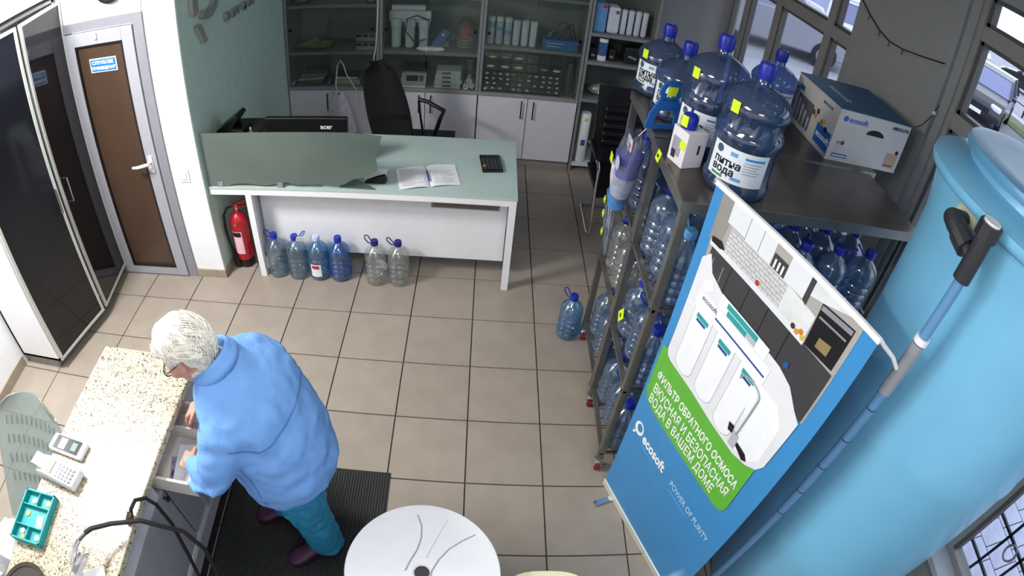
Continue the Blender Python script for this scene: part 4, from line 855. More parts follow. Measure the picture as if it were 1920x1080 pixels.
# picture of a kitchen
bpoly('kitchen_wall', pgrey, [(.046, 1.884), (.708, 1.884), (.708, 1.47), (.065, 1.47)], 1, sheet)
bpoly('kitchen_side', mat('print_taupe', '#8d8a86', .4), [(.046, 1.884), (.12, 1.884), (.105, 1.70), (.046, 1.70)], 2, sheet)
bpoly('brick_splashback', mat('print_brick', '#c9c9c8', .4), [(.13, 1.80), (.42, 1.80), (.42, 1.675), (.13, 1.695)], 2, sheet)
mb = MB()
for k in range(8): mb.slab([bp(.13, 1.795 - .015 * k, .0038), bp(.42, 1.792 - .015 * k, .0038), bp(.42, 1.790 - .015 * k, .0038), bp(.13, 1.793 - .015 * k, .0038)], BN * .0003)
for k in range(8):
    for q in range(11): u_ = .135 + q * .027 + (.013 if k % 2 else 0); mb.slab([bp(u_, 1.795 - .015 * k, .0038), bp(u_ + .0015, 1.795 - .015 * k, .0038), bp(u_ + .0015, 1.78 - .015 * k, .0038), bp(u_, 1.78 - .015 * k, .0038)], BN * .0003)
o = mb.build('brick_joints', pline, sheet); o['kind'] = 'stuff'
for k, (a, b, z0, z1) in enumerate(((.105, .195, 1.805, 1.884), (.198, .262, 1.80, 1.884), (.265, .325, 1.80, 1.884), (.395, .485, 1.80, 1.884))): bpoly('wall_unit', pcab, [(a, z0), (b, z0), (b, z1), (a, z1)], 3, sheet)
bpoly('open_niche', pdark, [(.328, 1.80), (.392, 1.80), (.392, 1.85), (.328, 1.85)], 3, sheet)
for q in range(3): bpoly('niche_glass', pw_, [(.338 + .018 * q, 1.803), (.346 + .018 * q, 1.803), (.346 + .018 * q, 1.835), (.338 + .018 * q, 1.835)], 4, sheet)
bpoly('cabinet_end', pdark, [(.485, 1.80), (.505, 1.79), (.505, 1.884), (.485, 1.884)], 3, sheet)
bpoly('wall_panel', mat('print_pale_panel', '#d3d6d6', .4), [(.42, 1.80), (.555, 1.79), (.555, 1.68), (.42, 1.68)], 3, sheet)
bpoly('tall_panel', mat('print_pale_panel', '#d3d6d6', .4), [(.505, 1.884), (.66, 1.884), (.56, 1.845), (.505, 1.83)], 3, sheet)
bpoly('oven', mat('print_black', '#1c1a19', .3), [(.556, 1.845), (.69, 1.86), (.69, 1.70), (.563, 1.69)], 3, sheet)
bpoly('oven_handle', alu, [(.566, 1.805), (.68, 1.815), (.68, 1.808), (.566, 1.798)], 4, sheet); bpoly('oven_strip', alu, [(.56, 1.84), (.686, 1.855), (.686, 1.838), (.56, 1.823)], 4, sheet)
bpoly('oven_glow', mat('print_glow', '#8a7a52', .4), [(.60, 1.75), (.65, 1.76), (.65, 1.72), (.60, 1.715)], 4, sheet)
bpoly('worktop', pcab, [(.060, 1.705), (.56, 1.705), (.56, 1.680), (.060, 1.685)], 4, sheet)
bpoly('lower_units', pdark, [(.075, 1.685), (.70, 1.69), (.70, 1.47), (.46, 1.48), (.13, 1.56), (.075, 1.62)], 3, sheet)
for a in (.19, .29, .39, .50): bpoly('unit_gap', mat('print_black', '#1c1a19', .3), [(a, 1.68), (a + .003, 1.68), (a + .003, 1.50), (a, 1.50)], 4, sheet)
for a in (.10, .155): bpoly('unit_handle', alu, [(a, 1.655), (a + .004, 1.655), (a + .004, 1.59), (a, 1.59)], 5, sheet)
bpoly('sink_tap', mat('print_black', '#1c1a19', .3), [(.062, 1.72), (.11, 1.73), (.135, 1.71), (.11, 1.70), (.065, 1.70)], 5, sheet)
for k, (u_, z_, c_) in enumerate(((.31, 1.715, '#b03a2a'), (.52, 1.70, '#d08a2a'), (.535, 1.712, '#d07a20'), (.548, 1.70, '#c8b24a'), (.50, 1.705, '#4a3020'))): MB().cyl(bp(u_, z_, .0045), bp(u_, z_, .0052), .010, n=12).build('fruit', mat('print_fruit_%d' % k, c_, .4), sheet)
# white field with the filter
wf = [(.05, 1.16), (.062, 1.13), (.09, 1.12), (.25, 1.115), (.40, 1.10), (.55, 1.10), (.62, 1.12), (.67, 1.155), (.69, 1.20), (.70, 1.46), (.66, 1.485), (.60, 1.535), (.53, 1.555), (.40, 1.56), (.20, 1.57), (.12, 1.60), (.085, 1.66), (.05, 1.62)]
bpoly('white_field', pw_, wf, 6, sheet)
cart = mat('print_cartridge', '#eceef1', .35, noise=.02); shade = mat('print_shade', '#b4b6bd', .4); teal = mat('print_teal', '#2f9a9a', .4); navy = mat('print_navy', '#23508f', .4)
for k, (u0, zt, zb) in enumerate(((.105, 1.455, 1.135), (.245, 1.45, 1.135), (.39, 1.445, 1.115))):
    w_ = .105
    pr_ = [(u0, zt), (u0, zb + .04)] + [(u0 + w_ / 2 - w_ / 2 * math.cos(t), zb + .04 - .04 * math.sin(t)) for t in [PI * q / 8 for q in range(1, 8)]] + [(u0 + w_, zb + .04), (u0 + w_, zt)]
    bpoly('cartridge_edge', shade, [(a + (.003 if a > u0 + w_ / 2 else -.003), b - (.003 if b < zb + .05 else 0)) for a, b in pr_], 7, sheet)
    bpoly('cartridge', cart, pr_, 8, sheet); bpoly('cartridge_tag', teal, [(u0 + .02, 1.425), (u0 + .09, 1.425), (u0 + .09, 1.405), (u0 + .02, 1.405)], 9, sheet)
    bpoly('cartridge_tag', navy, [(u0 + .025, 1.402), (u0 + .08, 1.402), (u0 + .08, 1.390), (u0 + .025, 1.390)], 9, sheet)
bpoly('manifold', cart, [(.095, 1.515), (.51, 1.515), (.51, 1.44), (.095, 1.44)], 9, sheet); bpoly('manifold_line', navy, [(.21, 1.475), (.50, 1.475), (.50, 1.467), (.21, 1.467)], 10, sheet)
text_obj('small_logo', 'ecosoft', .03, bp(.12, 1.485, .0085), BU, (0, 0, 1), mat('print_logo_dark', '#2b4a5a', .4), sheet)
for k, (a, b, z_, m_) in enumerate(((.24, .41, 1.553, teal), (.25, .36, 1.528, teal), (.36, .41, 1.53, shade))): bpoly('membrane_label', m_, [(a, z_ + .014), (b, z_ + .014), (b, z_ - .008), (a, z_ - .008)], 10, sheet)
bpoly('membrane', cart, [(.20, 1.575), (.47, 1.57), (.47, 1.518), (.20, 1.518)], 9, sheet)
bpoly('hose_elbow', cart, [(.10, 1.56), (.14, 1.58), (.16, 1.55), (.13, 1.52), (.10, 1.52)], 9, sheet); bpoly('valve', navy, [(.535, 1.585), (.555, 1.60), (.56, 1.575), (.54, 1.565)], 9, sheet)
bpoly('tank', cart, [(.44, 1.44), (.60, 1.44), (.655, 1.38), (.66, 1.20), (.62, 1.14), (.53, 1.12), (.50, 1.30)], 7.5, sheet)
MB().tube([bp(.42 + .055 - .055 * math.cos(t), 1.385 + .035 * math.sin(t), .0095) for t in [PI * q / 10 for q in range(11)]] + [bp(.528, 1.30, .0095), bp(.524, 1.185, .0095)], .0035, 6).build('printed_tap', mat('print_tap', '#9ba0a2', .3), sheet)
bpoly('tap_body', shade, [(.505, 1.19), (.54, 1.19), (.545, 1.12), (.51, 1.12)], 11, sheet); bpoly('tap_lever', mat('print_black', '#1c1a19', .3), [(.545, 1.165), (.60, 1.16), (.62, 1.14), (.60, 1.125), (.545, 1.145)], 11, sheet); bpoly('tap_lever', mat('print_black', '#1c1a19', .3), [(.47, 1.20), (.50, 1.205), (.505, 1.17), (.48, 1.165)], 11, sheet)
# green band
gb = [(.018, 1.15), (.05, 1.155), (.062, 1.13), (.09, 1.118), (.25, 1.113), (.40, 1.098), (.55, 1.098), (.62, 1.118), (.668, 1.15), (.672, .86), (.655, .825), (.62, .812), (.45, .805), (.20, .805), (.10, .81), (.045, .83), (.02, .87)]
bpoly('green_band', pgreen, gb, 5.5, sheet)
kk = .0068
text_obj('lettering', 'ФИЛЬТР ОБРАТНОГО ОСМОСА', .0595, bp(.052, .985, kk), BU, (0, 0, 1), sw, sheet, bold=.0012, sx=.645)
text_obj('lettering', 'ВКУСНАЯ И БЕЗОПАСНАЯ', .072, bp(.058, .905, kk), BU, (0, 0, 1), sw, sheet, bold=.0006, sx=.625)
text_obj('lettering', 'ВОДА В ВАШЕМ ДОМЕ', .072, bp(.055, .836, kk), BU, (0, 0, 1), sw, sheet, bold=.0006, sx=.64)
ems = MB(); RR_ = .034
pts = [(.075 + RR_ * math.cos(t), .64 + .042 * math.sin(t)) for t in [2 * PI * q / 24 for q in range(24)]]; ptn = [(.078 + .020 * math.cos(t), .645 + .026 * math.sin(t)) for t in [2 * PI * q / 24 for q in range(24)]]
for q in range(24): j = (q + 1) % 24; ems.slab([bp(*pts[q], .0035), bp(*pts[j], .0035), bp(*ptn[j], .0035), bp(*ptn[q], .0035)], BN * .0005)
ems.slab([bp(.045, .60, .0035), bp(.062, .605, .0035), bp(.052, .58, .0035), bp(.038, .575, .0035)], BN * .0005)
ems.build('drop_emblem', sw, sheet)
text_obj('lettering', 'ecosoft', .085, bp(.118, .598, .0035), BU, (0, 0, 1), sw, sheet, bold=.0025, sx=.75)
text_obj('lettering', 'POWER OF PURITY', .052, bp(.375, .60, .0035), BU, (0, 0, 1), mat('print_sky', '#b9dcf2', .4, noise=0), sheet, sx=.72)
dim_ = mat('print_sky_dim', '#5fa6d8', .4, noise=0)
for a_, b_ in ((.125, .24), (.385, .53)): bpoly('fine_print', dim_, [(a_, .578), (b_, .578), (b_, .570), (a_, .570)], 2, sheet)
# ================================================================= blue water tank with level gauge
TC = (1.293, -3.543)
tank_m = mat('tank_blue', '#74b6d8', .30, noise=.05, scale=3, coat=.2)
tk = thing('water_tank', 'tall blue plastic cylindrical water tank with a broad lid by the window', 'water tank', (TC[0], TC[1], 0))
MB().lathe([(.38, 0), (.43, .02), (.44, .06), (.443, .7), (.449, .74), (.444, .78), (.448, 1.45), (.455, 1.49), (.450, 1.53), (.458, 2.10), (.470, 2.18), (.485, 2.26)], TC + (0,), 72).build('body', tank_m, tk, smooth=60)
MB().lathe([(.470, 2.255), (.508, 2.27), (.514, 2.285), (.512, 2.30), (.47, 2.318), (.42, 2.325), (.395, 2.335), (.39, 2.36)], TC + (0,), 72).build('shoulder', tank_m, tk, smooth=50)
lid_m = mat('lid_blue', '#5b97bd', .3, noise=.05)
ld = MB().lathe([(.385, 2.355), (.418, 2.362), (.423, 2.375), (.418, 2.39), (.38, 2.396), (.30, 2.385), (.15, 2.385), (.001, 2.386)], TC + (0,), 64, cap=False).build('lid', lid_m, tk, smooth=50)
MB().lathe([(.06, 2.383), (.065, 2.40), (.06, 2.415), (.001, 2.416)], TC + (0,), 20, cap=False).build('vent_cap', lid_m, ld, smooth=True)
# level gauge: flange on the tank, elbow, tee and a clear pipe down to the floor
gg = thing('level_gauge', 'black elbow and tee with a grey level pipe down the side of the blue tank', 'pipe', (.78, -3.65, 0))
fit = mat('fitting_charcoal', '#2b2c30', .4, noise=.1); ring_m = mat('fitting_cream', '#b9b79c', .5)
pipe_m = mat('pipe_grey_blue', '#5f8db8', .25, noise=.04)
e0 = Vector((.838, -3.528, 2.225)); nrm = Vector((e0.x - TC[0], e0.y - TC[1], 0)).normalized()
MB().cyl(e0 - nrm * .02, e0 + nrm * .030, .050, n=24).build('flange_ring', ring_m, gg)
for k in range(18):
    a = 2 * PI * k / 18; tt = Vector((-nrm.y, nrm.x, 0)) * math.cos(a) + Vector((0, 0, 1)) * math.sin(a)
    MB().bar(e0 + tt * .050 - nrm * .002, e0 + tt * .050 + nrm * .028, .007, .004, up=tt).build('ring_rib', ring_m, gg)
e1 = e0 + nrm * .075; tdir = Vector((nrm.y, -nrm.x, 0))
if tdir.y > 0: tdir = -tdir
e2 = e1 + tdir * .13 + Vector((0, 0, -.03))
MB().tube([e0 + nrm * .015, e0 + nrm * .05, e1 + Vector((0, 0, .002)), e1 + tdir * .02 + Vector((0, 0, -.004)), e1 + tdir * .06 + Vector((0, 0, -.014))], [.027, .029, .031, .030, .027], 16).build('elbow', fit, gg, smooth=True)
MB().cyl(e1 + tdir * .045 + Vector((0, 0, -.010)), e1 + tdir * .095 + Vector((0, 0, -.022)), .035, n=12).build('union_nut', fit, gg)
MB().cyl(e1 + tdir * .095 + Vector((0, 0, -.022)), e2, .024, n=14).build('branch', fit, gg)
px, py = e2.x, e2.y
MB().cyl((px, py, 2.13), (px, py, 2.275), .027, n=18).build('tee', fit, gg)
MB().cyl((px, py, 2.262), (px, py, 2.305), .036, n=8).build('end_nut', fit, gg); MB().cyl((px, py, 2.305), (px, py, 2.312), .026, n=18).build('end_plug', white_p, gg)
MB().cyl((px, py, 2.14), (px - .02, py + .03, .06), .0175, n=16).build('level_pipe', pipe_m, gg)
MB().cyl((px - .002, py + .003, 1.90), (px - .004, py + .005, 1.70), .0225, n=16).build('coupling', mat('coupling_grey', '#8f9299', .4), gg)
MB().cyl((px - .002, py + .003, 1.905), (px - .001, py + .003, 1.925), .024, n=16).build('coupling_rim', white_p, gg)
for k in range(5):
    z_ = 1.62 - .16 * k; f_ = (2.08 - z_) / 2.02
    MB().cyl((px - .02 * f_, py + .03 * f_, z_), (px - .02 * f_, py + .03 * f_, z_ + .004), .0182, n=16).build('level_mark', fit, gg)
MB().tube([(px - .025, py + .004, 1.80), (.70, -3.642, 1.835), (.64, -3.636, 1.875), (.615, -3.632, 1.895)], .007, 8).build('bracket_strap', white_p, gg, smooth=True)
MB().cyl((px - .02, py + .03, .0), (px - .02, py + .03, .08), .026, n=16).build('foot_fitting', fit, gg)
# ================================================================= speckled counter with an open cash drawer
def granite():
    m = bpy.data.materials.new('speckled_laminate'); m.use_nodes = True; nt = m.node_tree; b = nt.nodes['Principled BSDF']
    tc = nt.nodes.new('ShaderNodeTexCoord')
    n = nt.nodes.new('ShaderNodeTexNoise'); n.inputs['Scale'].default_value = 55; n.inputs['Detail'].default_value = 2; n.inputs['Distortion'].default_value = 2.2
    r = nt.nodes.new('ShaderNodeValToRGB'); r.color_ramp.interpolation = 'LINEAR'
    r.color_ramp.elements[0].position = .38; r.color_ramp.elements[0].color = lin('#4f432d'); r.color_ramp.elements[1].position = .47; r.color_ramp.elements[1].color = lin('#b8ad93')
    e = r.color_ramp.elements.new(.62); e.color = lin('#c4bca6'); e = r.color_ramp.elements.new(.72); e.color = lin('#8d7d5a')
    nt.links.new(tc.outputs['Object'], n.inputs['Vector']); nt.links.new(n.outputs[0], r.inputs[0]); nt.links.new(r.outputs[0], b.inputs['Base Color'])
    b.inputs['Roughness'].default_value = .30
    return m
ct = thing('service_counter', 'grey service counter with a speckled beige worktop and an open drawer', 'counter', (-1.92, -3.8, 0))
box('worktop', granite(), (-2.19, -1.645, -4.75, -2.965, .862, .90), ct, bevel=.006)
cgrey = mat('counter_grey', '#94929a', .5, noise=.04); cdark = mat('counter_door_grey', '#86858c', .5, noise=.05)
box('body', cgrey, (-2.12, -1.705, -4.75, -3.03, .09, .735), ct)
box('back_panel', cgrey, (-2.12, -2.10, -4.75, -3.03, .735, .862), ct)
box('front_rail', mat('counter_rail', '#b9b6bb', .45, noise=.03), (-1.705, -1.672, -4.75, -3.60, .745, .862), ct); box('front_rail', MATS['counter_rail'], (-1.705, -1.672, -3.16, -3.03, .745, .862), ct)
for a, b, k in ((-3.545, -3.035, -3.517), (-4.10, -3.556, -3.583), (-4.70, -4.11, -4.13)):
    d = box('door', cdark, (-1.705, -1.675, a, b, .29, .735), ct, bevel=.003)
    MB().lathe([(.007, 0), (.007, .016), (.013, .02), (.013, .028), (.004, .031)], (0, 0, 0), 14).build('knob', mat('knob_chrome', '#55565c', .2, .9), d, world=True)
    kb_ = d.children[0]; kb_.location = (-1.675 - ct.location.x, k - ct.location.y, .70); kb_.rotation_euler = (0, PI / 2, 0)
    for v in kb_.data.vertices: v.co = v.co + Vector(ct.location)
box('base_rail', MATS['counter_rail'], (-1.705, -1.672, -4.75, -3.03, .245, .28), ct)
box('plinth', mat('plinth_black', '#1a1a1c', .6), (-2.08, -1.71, -4.75, -3.05, 0, .245), ct)
# drawer pulled out
dwr = mat('drawer_cream', '#d9d3c9', .5, noise=.03)
dd = box('drawer', dwr, (-1.98, -1.46, -3.555, -3.175, .745, .752), ct)
box('drawer_side', dwr, (-1.98, -1.46, -3.565, -3.553, .745, .835), dd); box('drawer_side', dwr, (-1.98, -1.46, -3.177, -3.165, .745, .835), dd)
box('drawer_front', mat('drawer_front_grey', '#6f6c72', .5), (-1.462, -1.444, -3.585, -3.145, .715, .848), dd, bevel=.002); box('drawer_divider', dwr, (-1.75, -1.46, -3.30, -3.292, .752, .83), dd)
# notes and paper in the drawer
tag(MB().obox((-1.56, -3.43, .757), (.15, .20, .006), (0, 0, .15)).build('paper_stack', paper), 'bright white stack of paper slips inside the open drawer', 'paper')
tag(MB().obox((-1.545, -3.24, .756), (.10, .085, .006), (0, 0, -.1)).build('paper_stack', paper), 'small white paper slips in the far compartment of the drawer', 'paper')
bk = thing('banknote', 'violet printed banknote lying along the edge of the open drawer', 'banknote', (-1.625, -3.47, .753))
MB().obox((-1.63, -3.465, .7545), (.045, .13, .002), (0, 0, .25)).build('note', mat('note_violet', '#8d86a8', .6, noise=.3, scale=40), bk); MB().cyl((-1.628, -3.485, .7556), (-1.628, -3.485, .7562), .016, n=14).build('portrait', mat('note_dark', '#4b4660', .6), bk); MB().cyl((-1.628, -3.44, .7556), (-1.628, -3.44, .7562), .010, n=12).build('seal', mat('note_dark', '#4b4660', .6), bk)
# smartphone style terminal
t = thing('payment_terminal', 'white handheld terminal with a dark touch screen on the speckled counter', 'payment terminal', (-2.10, -3.555, .90), math.radians(-5))
box('body', white_p, (-.105, .105, -.043, .043, 0, .028), t, world=False, bevel=.012); box('screen', mat('screen_glass', '#121118', .12, noise=.2, scale=30), (-.075, .080, -.034, .034, .028, .0292), t, world=False)
box('screen_window', mat('screen_pale', '#b9b8dc', .3), (-.045, -.005, -.028, .026, .0292, .0298), t, world=False); box('screen_lines', mat('screen_green', '#3a6a5a', .3), (.03, .06, -.02, .02, .0292, .0298), t, world=False)
# keypad terminal with paper slip
t = thing('keypad_terminal', 'white keypad cash terminal with a paper slip beside the touch terminal', 'payment terminal', (-2.085, -3.69, .90), math.radians(-8))
MB().slab([(-.12, -.045, 0), (.12, -.045, 0), (.13, -.04, .02), (.12, -.045, .045), (-.06, -.045, .055), (-.12, -.045, .035)], (0, .09, 0)).build('body', mat('terminal_white', '#d9d8da', .4), t, world=False, bevel=.006)
box('display', mat('lcd_olive', '#7f8a7a', .25), (-.055, -.015, -.032, .032, .052, .056), t, world=False)
for r_ in range(4):
    for c_ in range(5): box('key', mat('key_pale', '#b9b8be', .5), (.005 + .021 * c_, .019 + .021 * c_, -.034 + .018 * r_, -.023 + .018 * r_, .046, .055), t, world=False)
MB().sheet(lambda u, v: (-.065 - .075 * u, -.03 + .06 * v, .05 + .02 * math.sin(PI * u * .8)), 6, 2, .001).build('paper_slip', paper, t, world=False, smooth=60)
# coin tray with coins
tl = mat('coin_tray_teal', '#1f9a9c', .4, noise=.05)
t = thing('coin_tray', 'teal plastic coin tray with divided cells on the counter', 'coin tray', (-2.125, -3.92, .90), math.radians(2))
box('base', tl, (-.082, .082, -.112, .112, .0, .012), t, world=False, bevel=.003)
for a in ((-.085, -.078, -.115, .115), (.078, .085, -.115, .115), (-.085, .085, -.115, -.108), (-.085, .085, .108, .115)): box('rim', tl, a + (0, .036), t, world=False)
for a in ((-.078, .078, .045, .049), (-.078, .078, -.049, -.045), (-.002, .002, .049, .108), (-.002, .002, -.108, -.049)): box('divider', tl, a + (.010, .032), t, world=False)
coin = mat('coin_silver', '#b5b1a4', .3, .7); gold = mat('coin_brass', '#a8935a', .35, .7)
for k, (x_, y_, m_) in enumerate(((-.035, .075, coin), (.045, .08, gold), (-.045, .012, gold), (-.04, -.07, coin), (-.03, -.095, gold), (.05, -.08, coin))):
    c_ = thing('coin', ('silver coin in the far left cell', 'brass coin in the far right cell', 'brass coin in the middle cell', 'silver coin in the near left cell', 'brass coin in the near left corner', 'silver coin in the near right cell')[k] + ' of the teal tray', 'coin', (-2.125 + x_, -3.92 + y_, .912), group='coins in the tray')
    MB().cyl((0, 0, .0005), (0, 0, .003), .013, n=16).build('disc', m_, c_, world=False); MB().cyl((0, 0, .003), (0, 0, .0034), .009, n=14).build('relief', m_, c_, world=False)
tag(MB().obox((-2.09, -3.93, .9135), (.035, .055, .002), (0, 0, .2)).build('paper_slip', paper), 'white paper slip lying in the middle cell of the teal tray', 'paper')
# sink corner, tap and hoses
t = thing('counter_sink', 'dark oval sink bowl set into the counter at the bottom edge of the picture', 'sink', (-2.06, -4.25, .90))
MB().lathe([(.10, -.02), (.12, .0), (.128, .004), (.125, .008), (.11, .004)], (-2.06, -4.25, .90), 24, fn=lambda a, r, z: (r * 1.0 * math.cos(a), r * 1.15 * math.sin(a)), cap=False).build('rim', mat('sink_rim', '#4d463e', .35, .4), t, smooth=True)
MB().lathe([(.001, .0012), (.115, .0015)], (-2.06, -4.25, .90), 24, fn=lambda a, r, z: (r * math.cos(a), r * 1.15 * math.sin(a)), cap=False).build('bowl', mat('sink_dark', '#2a2622', .4), t)
t = thing('test_tap', 'chrome tap on a white plate at the counter edge', 'tap', (-1.77, -4.06, .90))
MB().obox((-1.745, -4.09, .906), (.13, .11, .012), (0, 0, .5)).build('plate', white_p, t, bevel=.004)
MB().tube([(-1.83, -4.07, .91), (-1.82, -4.05, .96), (-1.80, -4.00, 1.0), (-1.785, -3.95, 1.01)], .011, 10).build('spout', chrome, t, smooth=True)
MB().obox((-1.79, -4.05, .955), (.03, .09, .04), (.2, 0, -.3)).build('valve_body', chrome, t, bevel=.006); MB().tube([(-1.79, -4.06, .975), (-1.75, -4.02, 1.0), (-1.73, -4.01, 1.0)], .008, 8).build('lever', chrome, t, smooth=True)
hose = mat('rubber_hose', '#1c1a1a', .45)
t = thing('rubber_hose', 'black hose arching from the chrome tap over the counter edge to the floor', 'hose', (-1.6, -3.8, .4))
MB().tube([(-1.785, -3.96, 1.012), (-1.76, -3.91, .995), (-1.70, -3.86, .97), (-1.60, -3.80, .93), (-1.47, -3.76, .82), (-1.42, -3.77, .70), (-1.41, -3.82, .52), (-1.42, -3.90, .30), (-1.44, -4.0, .05), (-1.45, -4.05, .012)], .0095, 8).build('hose', hose, t, smooth=True); MB().cyl((-1.79, -3.975, 1.012), (-1.775, -3.94, 1.008), .013, n=10).build('ferrule', chrome, t)
t = thing('rubber_hose', 'black hose with a brass coupling looping down the counter front', 'hose', (-1.6, -3.75, .4))
MB().tube([(-1.665, -3.80, .885), (-1.66, -3.765, .93), (-1.645, -3.73, .945), (-1.62, -3.70, .92), (-1.60, -3.69, .86), (-1.585, -3.70, .72), (-1.58, -3.75, .50), (-1.57, -3.82, .28), (-1.56, -3.9, .05), (-1.56, -3.95, .011)], .0085, 8).build('hose', hose, t, smooth=True); MB().cyl((-1.668, -3.815, .905), (-1.662, -3.775, .922), .014, n=10).build('coupling', mat('brass_dark', '#5a4c3a', .35, .7), t)
# clear plastic chair on the far side of the counter
ch = thing('clear_chair', 'translucent plastic chair with a slotted back beside the counter', 'chair', (-2.45, -3.75, 0))
cl = clear_mat('clear_plastic', '#cfd9d6', .08, .10, body=.30, body_col='#aab5b1', edge=.4)
def cbk(u, v):
    t_ = (u - .5) * 2; w_ = .245 * (1 if v < .78 else math.sqrt(max(.0, 1 - ((v - .78) / .225) ** 2 * .75)))
    return (-2.455 + t_ * w_, -3.74 + .40 * v - .05 * t_ * t_ - .02, .46 + .50 * v)
bkr = MB().sheet(cbk, 14, 14, .006).build('backrest', cl, ch, smooth=60)
slot = mat('slot_shadow', '#7d8a86', .5)
for r_ in range(4):
    for k in range(11):
        u_ = .14 + .072 * k; v_ = .30 + .15 * r_; p = Vector(cbk(u_, v_)); q = Vector(cbk(u_, v_ + .07))
        MB().bar(p + Vector((0, -.004, .006)), q + Vector((0, -.004, .006)), .005, .004).build('slot', slot, bkr)
MB().sheet(lambda u, v: (-2.665 + .43 * u, -4.15 + .42 * v, .45 - .02 * math.sin(PI * u)), 8, 8, .008).build('seat', cl, ch, smooth=60)
for x_, y_ in ((-2.65, -4.13), (-2.25, -4.13), (-2.65, -3.76), (-2.25, -3.76)): MB().tube([(x_, y_, .45), (x_ * 1.0, y_, 0)], .012, 8).build('leg', chrome, ch)
t = thing('white_towel', 'folded white cloth lying on the translucent chair', 'cloth', (-2.56, -3.95, .47))
MB().sheet(lambda u, v: (-2.66 + .16 * u, -4.06 + .20 * v, .57 + .02 * math.sin(6 * u + 4 * v)), 8, 8, .10).build('cloth', mat('cloth_white', '#e6e6ea', .8, bump=.2), t, smooth=60)
# ================================================================= ribbed mat
mt = thing('floor_mat', 'black ribbed rubber mat on the floor in front of the counter', 'mat', (-1.25, -3.5, 0))
box('backing', mat('mat_black', '#17181a', .7), (-1.70, -.822, -4.2, -2.912, .0005, .006), mt); 
mb = MB()
for k in range(58): x_ = -1.68 + k * .0147; mb.box(x_, x_ + .008, -4.18, -2.932, .006, .0095)
o = mb.build('ribs', mat('mat_rib', '#2b2e2d', .75, noise=.25, scale=60), mt); o['kind'] = 'stuff'
# ================================================================= round white table and cream bin at the lower edge
rt = thing('round_table', 'round white plastic table with curved grooves and a centre hole', 'table', (-.567, -3.745, 0))
tw = mat('table_white', '#e4e6ea', .35, noise=.02)
MB().lathe([(.028, .700), (.26, .700), (.28, .705), (.285, .716), (.282, .724), (.27, .727), (.034, .722), (.028, .715), (.028, .700)], (-.567, -3.745, 0), 64, cap=False).build('tabletop', tw, rt, smooth=40)
MB().cyl((-.567, -3.745, .69), (-.567, -3.745, .712), .028, n=20).build('hole_shade', mat('hole_shade_dark', '#2a2730', .5), rt)  # dark disc stands in for the shade inside the open centre hole
gv = mat('groove_shadow', '#9a9aa4', .5)
for k, gpts in enumerate((((-.03, .235), (-.012, .19), (-.010, .14), (-.022, .09), (-.045, .04), (-.06, .0)), ((.085, .225), (.06, .17), (.03, .10), (.012, .055)), ((.19, .165), (.14, .135), (.095, .10), (.06, .055), (.035, .005), (.03, -.05)), ((-.10, -.20), (-.06, -.12), (-.03, -.06)), ((.16, -.19), (.09, -.13), (.05, -.05)))):
    MB().tube([(-.567 + x_, -3.745 + y_, .7215 + .0045 * (math.hypot(x_, y_) / .27)) for x_, y_ in gpts], .0032 if k != 1 else .0012, 6).build('groove', gv, rt, smooth=True)
MB().lathe([(.03, .70), (.035, .5), (.03, .12), (.05, .08)], (-.567, -3.745, 0), 20).build('pedestal', tw, rt, smooth=True)
for k in range(4): a = k * PI / 2 + .5; MB().tube([(-.567, -3.745, .10), (-.567 + .16 * math.cos(a), -3.745 + .16 * math.sin(a), .06), (-.567 + .26 * math.cos(a), -3.745 + .26 * math.sin(a), .02)], [.03, .024, .018], 8).build('foot', tw, rt, smooth=True)
cr = thing('cream_bin', 'cream rounded plastic bin just inside the lower edge of the picture', 'bin', (-.095, -3.80, 0))
crm = mat('cream_plastic', '#e6e6c0', .4, noise=.02)
MB().lathe([(.12, 0), (.135, .01), (.15, .50), (.155, .56)], (-.095, -3.80, 0), 32, fn=lambda a, r, z: (r * 1.08 * math.copysign(abs(math.cos(a)) ** .7, math.cos(a)), r * .8 * math.copysign(abs(math.sin(a)) ** .8, math.sin(a)))).build('body', crm, cr, smooth=True)
MB().lathe([(.16, .555), (.164, .57), (.16, .59), (.12, .605), (.001, .608)], (-.095, -3.80, 0), 32, cap=False, fn=lambda a, r, z: (r * 1.08 * math.copysign(abs(math.cos(a)) ** .7, math.cos(a)), r * .8 * math.copysign(abs(math.sin(a)) ** .8, math.sin(a)))).build('lid', crm, cr, smooth=True)
# ================================================================= person at the counter
pe = thing('person', 'grey-haired person in a light blue fleece, bending over the open drawer', 'person', (-1.15, -3.36, 0))
skin = mat('skin', '#c58f7c', .5, noise=.08, scale=25)
def limb(mb, pts, rs, n=14):
    mb.tube(pts, rs, n); mb.ball(pts[0], rs[0], n); mb.ball(pts[-1], rs[-1], n)
def finish(o, voxel, it=6, fac=.5, fold=None):
    r = o.modifiers.new('remesh', 'REMESH'); r.mode = 'VOXEL'; r.voxel_size = voxel; r.use_smooth_shade = True
    s_ = o.modifiers.new('smooth', 'SMOOTH'); s_.factor = fac; s_.iterations = it
    if fold:
        tx = bpy.data.textures.new('cloth_folds', 'CLOUDS'); tx.noise_scale = fold[1]; tx.noise_depth = 1
        d_ = o.modifiers.new('folds', 'DISPLACE'); d_.texture = tx; d_.strength = fold[0]; d_.mid_level = .5; d_.texture_coords = 'GLOBAL'
    return o
H = Vector((-1.362, -3.378, 1.432)); F = Vector((-.80, -.10, -.59)).normalized(); Sd = Vector((0.02, -1, .05)).normalized()   # F face, Sd towards the near ear
Sd = (Sd - F * Sd.dot(F)).normalized(); U = Sd.cross(F).normalized()
if U.z < 0: U = -U
def hd_(f, s, u): return H + F * f + Sd * s + U * u
